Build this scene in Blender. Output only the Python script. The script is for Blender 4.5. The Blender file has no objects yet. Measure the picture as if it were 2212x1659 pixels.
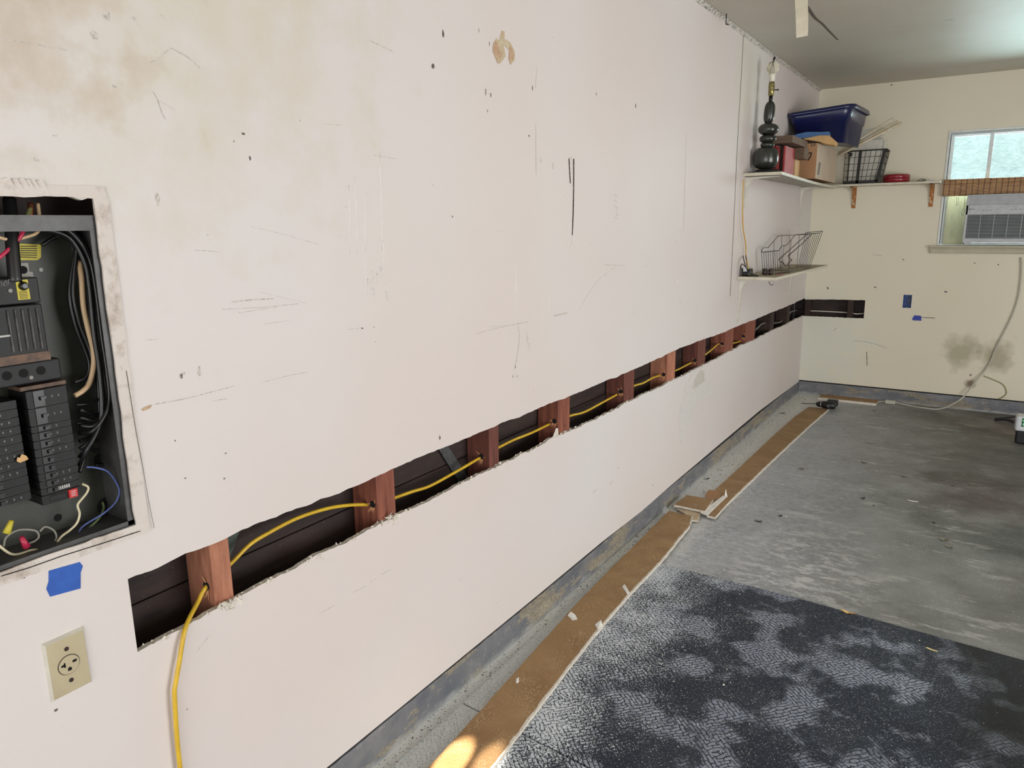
import bpy, math, random
from mathutils import Vector, Matrix
random.seed(7)
scene = bpy.context.scene
PI = math.pi

# ------------------------------------------------------------------ camera, world, lights
ROT = Matrix(((0.8399366, -0.1040, 0.5301), (0.5402, 0.1850, -0.8209), (-0.0126, 0.9772, 0.2115)))
def euler_rot(a, b, c):
    return Matrix.Rotation(a, 3, 'Z') @ Matrix.Rotation(b, 3, 'X') @ Matrix.Rotation(c, 3, 'Z')
ROT = euler_rot(5.73672477e-01, PI / 2 - 2.13131467e-01, -1.26321531e-02)
FOC = 1581.39775
CAM = Vector((1.3, 0.0, 1.4755))
cam_data = bpy.data.cameras.new('camera')
cam = bpy.data.objects.new('camera', cam_data)
scene.collection.objects.link(cam)
cam.matrix_world = Matrix.Translation(CAM) @ ROT.to_4x4()
cam_data.sensor_width = 36
cam_data.lens = FOC / 2212 * 36
cam_data.clip_start = 0.02
scene.camera = cam

scene.view_settings.view_transform = 'Standard'
scene.view_settings.look = 'None'
scene.view_settings.gamma = 1
scene.view_settings.use_curve_mapping = False
scene.view_settings.exposure = 0.0

world = bpy.data.worlds.new('sky')
scene.world = world
world.use_nodes = True
bg = world.node_tree.nodes['Background']
bg.inputs[0].default_value = (0.80, 0.90, 1.0, 1)
bg.inputs[1].default_value = 1.6

def light(name, kind, loc, target, energy, color=(1, 1, 1), **kw):
    d = bpy.data.lights.new(name, kind)
    d.energy = energy
    d.color = color
    for k, v in kw.items():
        setattr(d, k, v)
    o = bpy.data.objects.new(name, d)
    scene.collection.objects.link(o)
    o.location = loc
    o.rotation_euler = (Vector(target) - Vector(loc)).to_track_quat('-Z', 'Y').to_euler()
    return o
D = 6.68          # back wall
H = 2.524         # ceiling
light('sun', 'SUN', (3, -8, 12), (3.6, -2.5, 5.5), 3.4, (1, 0.95, 0.88), angle=0.01)
light('daylight_garage_door', 'AREA', (2.6, -3.05, 0.95), (2.5, 3.0, 1.0), 92, (1.0, 0.985, 0.975),
      shape='RECTANGLE', size=4.0, size_y=1.8)
light('daylight_window', 'AREA', (1.42, D + 0.35, 1.95), (1.2, 2.5, 0.8), 22, (0.92, 0.97, 1.0),
      shape='RECTANGLE', size=0.85, size_y=0.5)
light('side_fill_light', 'AREA', (4.72, 2.3, 1.15), (0.0, 2.3, 0.8), 122, (0.985, 0.995, 1.0),  # added unseen fill to even out the left wall; no opening here
      shape='RECTANGLE', size=2.4, size_y=1.7)
light('window_bounce_light', 'SPOT', (1.50, D + 0.30, 1.74), (1.75, 5.95, 2.50), 42, (0.66, 0.98, 1.0),  # added lamp outside the window, standing for assumed bounce onto the ceiling
      spot_size=1.5, spot_blend=0.9, shadow_soft_size=0.28)
light('added_sun_patch_spot', 'SPOT', (0.75, -2.9, 2.0), (0.190, 1.385, 0.023), 12000, (1, 0.88, 0.68),  # added spot lamp just inside the doorway, making the warm sun patch; no leaves
      spot_size=0.0185, spot_blend=0.25, shadow_soft_size=0.01)
light('added_sun_patch_spot', 'SPOT', (0.85, -2.9, 2.0), (0.275, 1.43, 0.023), 8000, (1, 0.92, 0.80),  # second added spot lamp, for the paler blob of the same patch
      spot_size=0.0175, spot_blend=0.9, shadow_soft_size=0.01)

# ------------------------------------------------------------------ pixel rays met with real planes of the room
def ray(u, v):
    return ROT @ Vector(((u - 1106) / FOC, -(v - 829.5) / FOC, -1))
def PX(u, v, x=0.0):
    d = ray(u, v); return CAM + d * ((x - CAM.x) / d.x)
def PY(u, v, y=D):
    d = ray(u, v); return CAM + d * ((y - CAM.y) / d.y)
def PZ(u, v, z=0.0):
    d = ray(u, v); return CAM + d * ((z - CAM.z) / d.z)

# ------------------------------------------------------------------ materials
def srgb(r, g, b):
    f = lambda c: (c / 255 / 12.92) if c / 255 <= 0.04045 else ((c / 255 + 0.055) / 1.055) ** 2.4
    return (f(r), f(g), f(b), 1)
MATS = {}
class NT:
    def __init__(s, m):
        s.t = m.node_tree; s.n = s.t.nodes; s.l = s.t.links
        s.b = s.n['Principled BSDF']
        s.tc = s.n.new('ShaderNodeTexCoord')
    def co(s, scale=(1, 1, 1), rot=(0, 0, 0), loc=(0, 0, 0)):
        mp = s.n.new('ShaderNodeMapping')
        mp.inputs['Scale'].default_value = scale
        mp.inputs['Rotation'].default_value = rot
        mp.inputs['Location'].default_value = loc
        s.l.new(s.tc.outputs['Object'], mp.inputs[0])
        return mp.outputs[0]
    def noise(s, scale, detail=4, rough=0.6, co=None, dist=0):
        n = s.n.new('ShaderNodeTexNoise')
        n.inputs['Scale'].default_value = scale
        n.inputs['Detail'].default_value = detail
        n.inputs['Roughness'].default_value = rough
        n.inputs['Distortion'].default_value = dist
        s.l.new(co or s.co(), n.inputs['Vector'])
        return n.outputs['Fac']
    def vor(s, scale, feature='F1', co=None, out='Distance', rnd=1):
        n = s.n.new('ShaderNodeTexVoronoi')
        n.feature = feature
        n.inputs['Scale'].default_value = scale
        n.inputs['Randomness'].default_value = rnd
        s.l.new(co or s.co(), n.inputs['Vector'])
        return n.outputs[out]
    def ramp(s, fac, a, b, va=0.0, vb=1.0):
        n = s.n.new('ShaderNodeMapRange')
        n.inputs[1].default_value = a; n.inputs[2].default_value = b
        n.inputs[3].default_value = va; n.inputs[4].default_value = vb
        s.l.new(fac, n.inputs[0])
        return n.outputs[0]
    def math(s, op, a, b=None):
        n = s.n.new('ShaderNodeMath'); n.operation = op
        for i, x in enumerate((a, b)):
            if x is None: continue
            if isinstance(x, (int, float)): n.inputs[i].default_value = x
            else: s.l.new(x, n.inputs[i])
        return n.outputs[0]
    def mix(s, fac, a, b):
        n = s.n.new('ShaderNodeMix'); n.data_type = 'RGBA'
        if isinstance(fac, (int, float)): n.inputs[0].default_value = fac
        else: s.l.new(fac, n.inputs[0])
        for i, x in ((6, a), (7, b)):
            if isinstance(x, tuple): n.inputs[i].default_value = x
            else: s.l.new(x, n.inputs[i])
        return n.outputs[2]
    def sep(s, co=None):
        n = s.n.new('ShaderNodeSeparateXYZ'); s.l.new(co or s.tc.outputs['Object'], n.inputs[0]); return n.outputs
    def dist(s, p, scale=(1, 1, 1)):
        n = s.n.new('ShaderNodeVectorMath'); n.operation = 'DISTANCE'
        s.l.new(s.co(scale), n.inputs[0])
        n.inputs[1].default_value = tuple(a * b for a, b in zip(p, scale))
        return n.outputs['Value']
    def col(s, c):
        if isinstance(c, tuple): s.b.inputs['Base Color'].default_value = c
        else: s.l.new(c, s.b.inputs['Base Color'])
    def bump(s, h, strength=0.3, dist=0.002):
        n = s.n.new('ShaderNodeBump')
        n.inputs['Strength'].default_value = strength
        n.inputs['Distance'].default_value = dist
        s.l.new(h, n.inputs['Height'])
        s.l.new(n.outputs[0], s.b.inputs['Normal'])
def newmat(name, rough=0.6, metal=0.0, spec=0.5):
    m = bpy.data.materials.new(name); m.use_nodes = True
    t = NT(m)
    t.b.inputs['Roughness'].default_value = rough
    t.b.inputs['Metallic'].default_value = metal
    t.b.inputs['Specular IOR Level'].default_value = spec
    MATS[name] = m
    return m, t
def simple(name, c, rough=0.6, metal=0.0, c2=None, scale=20, thr=(0.35, 0.7), bump=0.15, bd=0.001, spec=0.5, stretch=(1, 1, 1)):
    m, t = newmat(name, rough, metal, spec)
    n = t.noise(scale, 5, 0.65, t.co(stretch))
    c2 = c2 or tuple(x * 0.82 for x in c[:3]) + (1,)
    t.col(t.mix(t.ramp(n, *thr), c, c2))
    if bump: t.bump(n, bump, bd)
    return m

# painted drywall
def wallpaint(name, base, warm, stain_and_light=None):
    m, t = newmat(name, 0.55, 0, 0.35)
    big = t.noise(0.8, 3, 0.5)
    c = t.mix(t.ramp(big, 0.35, 0.65), base, warm)
    # long faint scrapes
    sc = t.noise(3.0, 6, 0.7, t.co((1, 0.55, 7), (0.16, 0, 0)))
    c = t.mix(t.ramp(sc, 0.71, 0.79, 0, 0.22), c, srgb(150, 143, 130))
    # vertical drips and rub marks
    sv = t.noise(5.0, 6, 0.75, t.co((1, 5, 0.5)))
    c = t.mix(t.ramp(sv, 0.69, 0.77, 0, 0.20), c, srgb(150, 142, 132))
    # small flecks
    f1 = t.vor(13, co=t.co((1, 1, 1.4)))
    fm = t.noise(6, 2)
    c = t.mix(t.math('MULTIPLY', t.ramp(f1, 0.020, 0.050, 0.6, 0), t.ramp(fm, 0.50, 0.62)), c, srgb(96, 90, 82))
    f2 = t.noise(45, 4, 0.8)
    c = t.mix(t.ramp(f2, 0.70, 0.75, 0, 0.35), c, srgb(140, 132, 120))
    for (p, r, colr, amt) in (stain_and_light or []):
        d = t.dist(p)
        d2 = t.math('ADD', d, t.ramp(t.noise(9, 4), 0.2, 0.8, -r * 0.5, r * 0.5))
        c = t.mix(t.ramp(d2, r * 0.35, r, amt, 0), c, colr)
    t.col(c)
    h = t.math('ADD', t.math('MULTIPLY', t.noise(2.2, 3), 3.0), t.noise(60, 3))
    t.bump(h, 0.14, 0.003)
    return m
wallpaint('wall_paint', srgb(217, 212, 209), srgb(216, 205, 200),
          [((0, 0.80, 2.15), 0.75, srgb(204, 195, 172), 0.55), ((0, 0.36, 2.05), 0.55, srgb(188, 163, 144), 0.65),  # two upper-left stains, also painting in the dimmer light there
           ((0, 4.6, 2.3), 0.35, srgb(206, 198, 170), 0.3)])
wallpaint('back_wall_paint', srgb(226, 219, 198), srgb(220, 211, 189),
          [((1.20, D, 0.46), 0.16, srgb(140, 132, 100), 0.6), ((1.42, D, 0.45), 0.15, srgb(140, 130, 98), 0.6),
           ((1.28, D, 0.22), 0.05, srgb(100, 75, 50), 0.8), ((0.1, D, 0.45), 0.5, srgb(214, 216, 205), 0.7)])  # last patch is bounce light off the left wall, put into the colour
m, t = newmat('ceiling_paint', 0.5, 0, 0.4)
n1 = t.noise(1.2, 3)
c = t.mix(t.ramp(n1, 0.35, 0.65), srgb(198, 194, 182), srgb(190, 184, 170))
n2 = t.noise(6, 5, 0.7, t.co((1, 6, 1)))
c = t.mix(t.ramp(n2, 0.72, 0.78, 0, 0.4), c, srgb(225, 220, 205))
t.col(c); t.bump(t.noise(3, 3), 0.3, 0.004)
simple('gypsum', srgb(226, 220, 208), 0.9, c2=srgb(190, 180, 165), scale=90, bump=0.6, bd=0.003)
simple('gypsum_dust', srgb(235, 232, 225), 0.95)
simple('scuff', srgb(172, 164, 154), 0.7, c2=srgb(210, 203, 195), scale=160, thr=(0.4, 0.55), bump=0)
simple('scuff_dark', srgb(82, 76, 70), 0.7, c2=srgb(176, 168, 158), scale=130, thr=(0.48, 0.6), bump=0)
simple('rust_drip', srgb(45, 38, 22), 0.6, c2=srgb(150, 140, 110), scale=90, thr=(0.55, 0.65), bump=0)
simple('bare_paper', srgb(200, 190, 160), 0.8, c2=srgb(180, 150, 125), scale=30)
simple('bare_paper_tan', srgb(178, 140, 110), 0.8, c2=srgb(200, 178, 150), scale=60)
simple('pale_paint', srgb(226, 222, 210), 0.6)
simple('putty_white', srgb(226, 222, 218), 0.35, c2=srgb(214, 208, 203), scale=60, bump=0.8, bd=0.004)
# brown drywall backing paper, sprinkled with dust
m, t = newmat('kraft_paper', 0.75)
c = t.mix(t.ramp(t.noise(5, 5), 0.35, 0.65), srgb(158, 126, 86), srgb(138, 106, 70))
c = t.mix(t.ramp(t.noise(14, 4, 0.6), 0.55, 0.75, 0, 0.35), c, srgb(176, 152, 120))
d = t.vor(190); msk = t.ramp(t.noise(9, 4), 0.42, 0.62)
c = t.mix(t.math('MULTIPLY', t.ramp(d, 0.20, 0.32, 1, 0), msk), c, srgb(222, 198, 160))
c = t.mix(t.ramp(t.noise(260, 2), 0.66, 0.72, 0, 0.6), c, srgb(190, 160, 118))
t.col(c); t.bump(d, 0.3, 0.002)
# concrete floor
m, t = newmat('concrete', 0.55, 0, 0.5)
X_, Y_, Z_ = t.sep()
c = t.mix(t.ramp(t.noise(2.2, 6, 0.6), 0.35, 0.65), srgb(104, 105, 101), srgb(132, 132, 128))
c = t.mix(t.ramp(t.noise(1.1, 6, 0.7, t.co((1, 1, 1), (0, 0, 0), (3, 1, 0))), 0.50, 0.68, 0, 0.8), c, srgb(70, 70, 60))
sm = t.noise(7, 8, 0.75, t.co((0.5, 1.6, 1), (0, 0, 0.25)))
c = t.mix(t.ramp(sm, 0.55, 0.62, 0, 0.75), c, srgb(172, 171, 165))
pl_ = t.noise(16, 7, 0.75, t.co((0.7, 1.3, 1), (0, 0, 0.4), (2, 3, 0)))
pz_ = t.ramp(t.dist((0.72, 3.05, 0), (1, 0.55, 1)), 0.10, 0.42, 1, 0)
c = t.mix(t.math('MULTIPLY', t.ramp(pl_, 0.50, 0.56), pz_), c, srgb(186, 185, 182))
c = t.mix(t.ramp(t.noise(26, 6, 0.8, t.co((0.6, 1.6, 1))), 0.58, 0.68, 0, 0.5), c, srgb(172, 170, 164))
c = t.mix(t.ramp(t.noise(30, 5, 0.8), 0.60, 0.72, 0, 0.6), c, srgb(54, 54, 50))
for (p, r, cc, amt) in (((1.45, 4.55, 0), 0.42, srgb(72, 50, 44), 0.75), ((1.75, 3.3, 0), 0.45, srgb(60, 52, 44), 0.6),
                        ((1.62, 3.9, 0), 0.3, srgb(34, 34, 30), 0.7), ((0.95, 6.35, 0), 0.35, srgb(66, 66, 60), 0.7),
                        ((1.9, 5.3, 0), 1.0, srgb(58, 60, 52), 0.6), ((1.6, 6.2, 0), 0.5, srgb(92, 66, 60), 0.35)):
    dd = t.math('ADD', t.dist(p), t.ramp(t.noise(4, 5), 0.2, 0.8, -r * 0.6, r * 0.6))
    c = t.mix(t.ramp(dd, r * 0.3, r * 1.05, amt, 0), c, cc)
# drywall dust settled near the cut wall
dx = t.math('ADD', X_, t.ramp(t.noise(5, 5, 0.7), 0.2, 0.8, -0.22, 0.22))
fd = t.ramp(t.noise(38, 6, 0.8, t.co((0.7, 1.4, 1))), 0.36, 0.62, 0.35, 1.0)
c = t.mix(t.math('MULTIPLY', t.ramp(dx, 0.15, 1.15, 0.95, 0), fd), c, srgb(200, 204, 210))
dx2 = t.math('ADD', X_, t.ramp(t.noise(14, 4, 0.7), 0.2, 0.8, -0.05, 0.05))
c = t.mix(t.ramp(dx2, 0.13, 0.3, 0.92, 0), c, srgb(226, 226, 222))
bs = t.vor(110); bm = t.ramp(dx2, 0.30, 0.45, 1, 0)
bn = t.ramp(t.noise(12, 3), 0.36, 0.50)
c = t.mix(t.math('MULTIPLY', t.math('MULTIPLY', t.ramp(bs, 0.17, 0.25, 1, 0), bm), bn), c, srgb(58, 54, 44))
ws = t.vor(70, co=t.co((1, 1, 1), (0, 0, 0), (5, 2, 0)))
c = t.mix(t.math('MULTIPLY', t.ramp(ws, 0.08, 0.15, 1, 0), t.ramp(t.noise(4, 3), 0.4, 0.6)), c, srgb(214, 214, 208))
t.col(c)
t.l.new(t.ramp(sm, 0.3, 0.7, 0.42, 0.7), t.b.inputs['Roughness'])
t.bump(t.math('ADD', t.noise(30, 6, 0.8), t.math('MULTIPLY', bs, 0.3)), 0.35, 0.004)
# rubber stall mat with thatched tread
m, t = newmat('rubber_mat', 0.7, 0, 0.3)
X_, Y_, Z_ = t.sep()
def bricks(rot, sc=1.0, loc=(0, 0, 0)):
    b = t.n.new('ShaderNodeTexBrick')
    wob = t.n.new('ShaderNodeVectorMath'); wob.operation = 'ADD'
    nz = t.n.new('ShaderNodeTexNoise'); nz.inputs['Scale'].default_value = 28
    t.l.new(t.co(), nz.inputs['Vector'])
    vm = t.n.new('ShaderNodeVectorMath'); vm.operation = 'SCALE'; vm.inputs[3].default_value = 0.022
    t.l.new(nz.outputs['Color'], vm.inputs[0])
    t.l.new(t.co((1, 1, 1), (0, 0, rot), loc), wob.inputs[0]); t.l.new(vm.outputs[0], wob.inputs[1])
    t.l.new(wob.outputs[0], b.inputs['Vector'])
    b.inputs['Scale'].default_value = 1.0
    b.inputs['Mortar Size'].default_value = 0.0020
    b.inputs['Mortar Smooth'].default_value = 0.6
    b.inputs['Brick Width'].default_value = 0.030 * sc
    b.inputs['Row Height'].default_value = 0.0125 * sc
    return b.outputs['Fac']
b1 = bricks(0.75); b2 = bricks(-0.82, 1.0, (0.3, 0.1, 0))
sel = t.ramp(t.vor(26, co=t.co((1, 1, 1), (0, 0, 0.78)), out='Color', rnd=0.6), 0.45, 0.55)
br = t.n.new('ShaderNodeMix'); br.data_type = 'FLOAT'
t.l.new(sel, br.inputs[0]); t.l.new(b1, br.inputs[2]); t.l.new(b2, br.inputs[3])
tread = br.outputs[0]
worn = t.ramp(t.noise(5.5, 4, 0.55, t.co((1, 1, 1), (0, 0, 0), (1.3, 4.2, 0))), 0.50, 0.58)
notread = t.math('SUBTRACT', 1.0, tread)
c = t.mix(t.ramp(t.noise(3, 4), 0.4, 0.6), srgb(30, 38, 52), srgb(42, 49, 60))
c = t.mix(t.math('MULTIPLY', worn, t.ramp(notread, 0.4, 0.9, 0, 0.9)), c, srgb(138, 146, 162))
c = t.mix(t.math('MULTIPLY', worn, t.ramp(tread, 0.3, 0.9, 0, 0.9)), c, srgb(24, 27, 34))
dx = t.math('ADD', X_, t.ramp(t.noise(4.5, 4, 0.6), 0.2, 0.8, -0.28, 0.28))
dustm = t.ramp(dx, 0.12, 0.66, 1.0, 0)
fine = t.math('MULTIPLY', t.noise(230, 4, 0.85), t.ramp(notread, 0.0, 1.0, 0.85, 1.05))
thr_ = t.math('SUBTRACT', fine, t.ramp(dustm, 0, 1, 0.62, 0.42))
c = t.mix(t.ramp(thr_, 0.0, 0.05), c, srgb(214, 220, 226))
sp = t.vor(120)
c = t.mix(t.math('MULTIPLY', t.ramp(sp, 0.10, 0.18, 1, 0), t.ramp(t.noise(5, 3), 0.45, 0.62)), c, srgb(214, 212, 205))
dx2 = t.math('ADD', X_, t.ramp(t.noise(14, 4, 0.7), 0.2, 0.8, -0.05, 0.05))
c = t.mix(t.ramp(dx2, 0.12, 0.20, 0.85, 0), c, srgb(196, 198, 194))
bs = t.vor(170)
c = t.mix(t.math('MULTIPLY', t.ramp(bs, 0.2, 0.3, 0.8, 0), t.ramp(dx2, 0.18, 0.24, 1, 0)), c, srgb(70, 72, 74))
# dark footprint and scuff towards the open side
dk = t.math('ADD', t.dist((1.75, 2.55, 0)), t.ramp(t.noise(3, 4), 0.2, 0.8, -0.3, 0.3))
c = t.mix(t.ramp(dk, 0.25, 0.62, 0.9, 0), c, srgb(24, 23, 23))
t.col(c)
t.l.new(t.ramp(worn, 0, 1, 0.6, 0.42), t.b.inputs['Roughness'])
t.bump(t.math('SUBTRACT', t.math('MULTIPLY', fine, 0.3), tread), 0.6, 0.0015)
# curb paint, flaking to bare concrete
m, t = newmat('curb_paint', 0.45)
pn = t.noise(2.2, 8, 0.75, t.co((1, 1, 4.0)))
c = t.mix(t.ramp(t.noise(9, 5), 0.35, 0.65), srgb(96, 99, 106), srgb(122, 122, 124))
c = t.mix(t.ramp(t.noise(22, 5, 0.7, t.co((1, 0.5, 1.5))), 0.58, 0.68, 0, 0.6), c, srgb(150, 148, 145))
agg = t.mix(t.ramp(t.noise(120, 4, 0.8), 0.4, 0.62), srgb(122, 112, 98), srgb(178, 168, 148))
c = t.mix(t.ramp(t.noise(40, 6, 0.8, t.co((1, 1, 0.6))), 0.60, 0.66, 0, 0.55), c, srgb(176, 174, 172))
c = t.mix(t.ramp(pn, 0.525, 0.545), c, agg)
lowz = t.math('ADD', t.sep()[2], t.ramp(t.noise(12, 4), 0.2, 0.8, -0.02, 0.02))
c = t.mix(t.ramp(lowz, 0.0, 0.022, 0.6, 0), c, srgb(185, 186, 184))
t.col(c); t.bump(t.math('ADD', t.noise(60, 5, 0.8), t.ramp(pn, 0.55, 0.6, 0, -2)), 0.6, 0.003)
# redwood studs
m, t = newmat('redwood', 0.7)
g = t.noise(9, 6, 0.65, t.co((6, 6, 0.5)))
c = t.mix(t.ramp(g, 0.35, 0.65), srgb(150, 88, 66), srgb(104, 54, 40))
c = t.mix(t.ramp(t.noise(160, 3), 0.72, 0.78, 0, 0.7), c, srgb(200, 165, 140))
t.col(c); t.bump(g, 0.4, 0.002)
simple('redwood_light', srgb(186, 126, 98), 0.75, c2=srgb(138, 84, 62), scale=9, stretch=(5, 5, 0.8), bump=0.5, bd=0.002)
simple('redwood_dark', srgb(118, 66, 52), 0.75, c2=srgb(78, 42, 34), scale=9, stretch=(6, 6, 0.5), bump=0.4, bd=0.002)
simple('old_dark_board', srgb(62, 44, 36), 0.8, c2=srgb(34, 24, 20), scale=14, stretch=(1, 0.5, 5), bump=0.5, bd=0.003)
m, t = newmat('sheathing', 0.7)
g = t.noise(6, 6, 0.7, t.co((1, 0.8, 6)))
c = t.mix(t.ramp(g, 0.35, 0.65), srgb(58, 42, 36), srgb(36, 26, 24))
c = t.mix(t.ramp(t.noise(90, 4, 0.8), 0.66, 0.74, 0, 0.6), c, srgb(150, 138, 128))
c = t.mix(t.ramp(t.noise(5, 6, 0.8), 0.64, 0.72, 0, 0.5), c, srgb(130, 118, 108))
t.col(c); t.bump(g, 0.4, 0.003)
simple('splinter', srgb(205, 150, 105), 0.8)
simple('yellow_jacket', srgb(222, 184, 52), 0.38, c2=srgb(200, 158, 44), scale=30, bump=0)
simple('grey_jacket', srgb(150, 146, 136), 0.5)
simple('white_jacket', srgb(214, 206, 190), 0.5)
simple('dark_jacket', srgb(20, 20, 21), 0.4, spec=0.6)
simple('cream_wire', srgb(214, 182, 142), 0.45)
simple('white_wire', srgb(222, 210, 176), 0.4)
simple('red_wire', srgb(190, 44, 78), 0.35)
simple('blue_wire', srgb(92, 108, 168), 0.4)
simple('green_wire', srgb(120, 140, 96), 0.4)
simple('olive_wire', srgb(150, 146, 90), 0.4)
simple('panel_green', srgb(62, 64, 56), 0.5, 0.0, c2=srgb(50, 52, 44), scale=6)
simple('panel_grey', srgb(88, 88, 88), 0.45, 0.2, c2=srgb(66, 64, 62), scale=25)
simple('bakelite', srgb(17, 17, 18), 0.5, c2=srgb(27, 26, 26), scale=40, spec=0.35)
simple('bakelite_edge', srgb(84, 82, 80), 0.5, c2=srgb(34, 33, 33), scale=60)
simple('toggle', srgb(16, 16, 17), 0.3)
simple('marking_white', srgb(190, 188, 184), 0.6)
simple('marking_faint', srgb(110, 108, 106), 0.6)
simple('old_tape', srgb(110, 84, 66), 0.6, c2=srgb(60, 48, 42), scale=60)
simple('warning_yellow', srgb(206, 190, 60), 0.55)
simple('label_ink', srgb(66, 58, 30), 0.6)
simple('warning_red', srgb(206, 36, 40), 0.4)
simple('bright_metal', srgb(120, 118, 112), 0.5, 0.6)
simple('dark_hole', srgb(10, 10, 10), 0.9, bump=0)
simple('copper', srgb(150, 90, 66), 0.4, 0.8)
simple('trim_paint', srgb(212, 202, 194), 0.6, c2=srgb(164, 148, 134), scale=26, thr=(0.5, 0.75), bump=0.5, bd=0.003)
simple('blue_tape', srgb(42, 92, 178), 0.6, c2=srgb(36, 80, 164), scale=60, bump=0.3)
simple('blue_tape_far', srgb(50, 66, 160), 0.6)
simple('ivory_plate', srgb(188, 176, 146), 0.35, c2=srgb(176, 162, 132), scale=12, bump=0)
simple('plate_edge', srgb(206, 200, 186), 0.4)
simple('brown_dark', srgb(52, 36, 30), 0.4)
simple('box_blue', srgb(34, 74, 140), 0.4)
simple('shelf_white', srgb(214, 208, 190), 0.5, c2=srgb(190, 182, 162), scale=16)
simple('shelf_dusty', srgb(186, 176, 150), 0.7, c2=srgb(150, 140, 112), scale=12)
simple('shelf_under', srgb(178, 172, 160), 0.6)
simple('bracket_white', srgb(222, 218, 208), 0.4, c2=srgb(200, 194, 180), scale=30)
simple('rust', srgb(168, 104, 44), 0.7, 0.1, c2=srgb(205, 190, 160), scale=45, thr=(0.5, 0.62), bump=0.4)
m, t = newmat('lamp_stone', 0.22, 0, 0.6)
t.col(t.mix(t.ramp(t.noise(10, 4), 0.4, 0.6), srgb(50, 52, 46), srgb(36, 37, 34)))
simple('brass_tarnished', srgb(168, 156, 104), 0.3, 0.7, c2=srgb(80, 72, 40), scale=90)
simple('black_metal', srgb(26, 24, 24), 0.4, 0.3)
m, t = newmat('bulb_glass', 0.04)
t.b.inputs['Base Color'].default_value = (0.92, 0.90, 0.74, 1)
t.b.inputs['Transmission Weight'].default_value = 0.75
t.b.inputs['IOR'].default_value = 1.2
simple('bulb_frost', srgb(226, 222, 204), 0.4)
simple('tote_blue', srgb(22, 29, 76), 0.28, c2=srgb(19, 25, 66), scale=6, bump=0, spec=0.6)
simple('cardboard', srgb(176, 134, 98), 0.8, c2=srgb(166, 124, 88), scale=10)
simple('cardboard_pale', srgb(196, 178, 156), 0.75, c2=srgb(186, 164, 142), scale=5)
simple('cardboard_dull', srgb(112, 92, 74), 0.8, c2=srgb(98, 78, 62), scale=16, stretch=(1, 1, 6))
simple('ink_black', srgb(44, 30, 26), 0.6)
simple('folder_red', srgb(176, 66, 62), 0.55, c2=srgb(150, 46, 48), scale=20)
simple('envelope_tan', srgb(214, 172, 116), 0.6)
simple('bag_blue', srgb(72, 110, 160), 0.4)
simple('tin_red', srgb(140, 26, 40), 0.25, bump=0, spec=0.6)
simple('stick_white', srgb(226, 218, 198), 0.5, c2=srgb(206, 184, 148), scale=14)
simple('picture_white', srgb(218, 214, 202), 0.5)
simple('wire_grey', srgb(84, 88, 86), 0.4, 0.4)
simple('wire_dark', srgb(40, 40, 38), 0.5, 0.3)
simple('orange_cord', srgb(206, 152, 82), 0.45, c2=srgb(190, 176, 100), scale=5)
simple('window_frame', srgb(222, 228, 228), 0.45)
simple('window_trim', srgb(226, 230, 226), 0.5)
simple('sill_paint', srgb(190, 184, 160), 0.5, c2=srgb(176, 168, 144), scale=9)
m, t = newmat('accordion', 0.6)
t.col(srgb(236, 230, 204))
tl = t.n.new('ShaderNodeBsdfTranslucent'); tl.inputs[0].default_value = srgb(240, 234, 206)
ms = t.n.new('ShaderNodeMixShader'); ms.inputs[0].default_value = 0.5
t.l.new(t.b.outputs[0], ms.inputs[1]); t.l.new(tl.outputs[0], ms.inputs[2]); t.l.new(ms.outputs[0], t.n['Material Output'].inputs['Surface'])
simple('ac_plastic', srgb(186, 188, 190), 0.45, bump=0)
simple('ac_dark', srgb(30, 32, 36), 0.7, bump=0)
simple('ac_fins', srgb(176, 182, 184), 0.4, bump=0)
m, t = newmat('bamboo', 0.6)
xs = t.sep()
fr = t.math('FRACT', t.math('MULTIPLY', xs[0], 27.0))
fz = t.math('FRACT', t.math('MULTIPLY', xs[2], 85.0))
c = t.mix(t.ramp(t.noise(60, 3, 0.6, t.co((0.3, 1, 4))), 0.35, 0.65), srgb(188, 150, 102), srgb(140, 98, 66))
c = t.mix(t.ramp(fz, 0.70, 0.9, 0, 0.7), c, srgb(84, 54, 34))
c = t.mix(t.ramp(fr, 0.86, 0.9, 0, 0.9), c, srgb(56, 28, 22))
t.col(c)
m, t = newmat('window_glass', 0.02)
tr = t.n.new('ShaderNodeBsdfTransparent'); tr.inputs[0].default_value = (0.90, 0.98, 0.97, 1)
gl = t.n.new('ShaderNodeBsdfGlossy'); gl.inputs['Roughness'].default_value = 0.02
fz_ = t.n.new('ShaderNodeFresnel'); fz_.inputs[0].default_value = 1.45
ms = t.n.new('ShaderNodeMixShader')
t.l.new(fz_.outputs[0], ms.inputs[0]); t.l.new(tr.outputs[0], ms.inputs[1]); t.l.new(gl.outputs[0], ms.inputs[2])
t.l.new(ms.outputs[0], t.n['Material Output'].inputs['Surface'])
simple('stucco', srgb(206, 218, 216), 0.9, c2=srgb(184, 200, 198), scale=14, thr=(0.4, 0.7), bump=0.8, bd=0.02)
simple('driveway', srgb(150, 146, 138), 0.9, scale=3)
simple('plug_white', srgb(196, 192, 178), 0.5)
simple('driver_black', srgb(20, 20, 22), 0.35)
simple('driver_silver', srgb(190, 190, 192), 0.3, 0.6)
simple('bottle_white', srgb(212, 216, 220), 0.4)
simple('bottle_green', srgb(40, 160, 90), 0.4)
simple('leaf_dark', srgb(52, 46, 36), 0.8)
simple('leaf_grey', srgb(120, 116, 100), 0.8)
simple('leaf_gold', srgb(214, 178, 116), 0.7, c2=srgb(120, 84, 44), scale=40, thr=(0.5, 0.6))
simple('leaf_yellow', srgb(222, 206, 150), 0.7)
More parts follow.
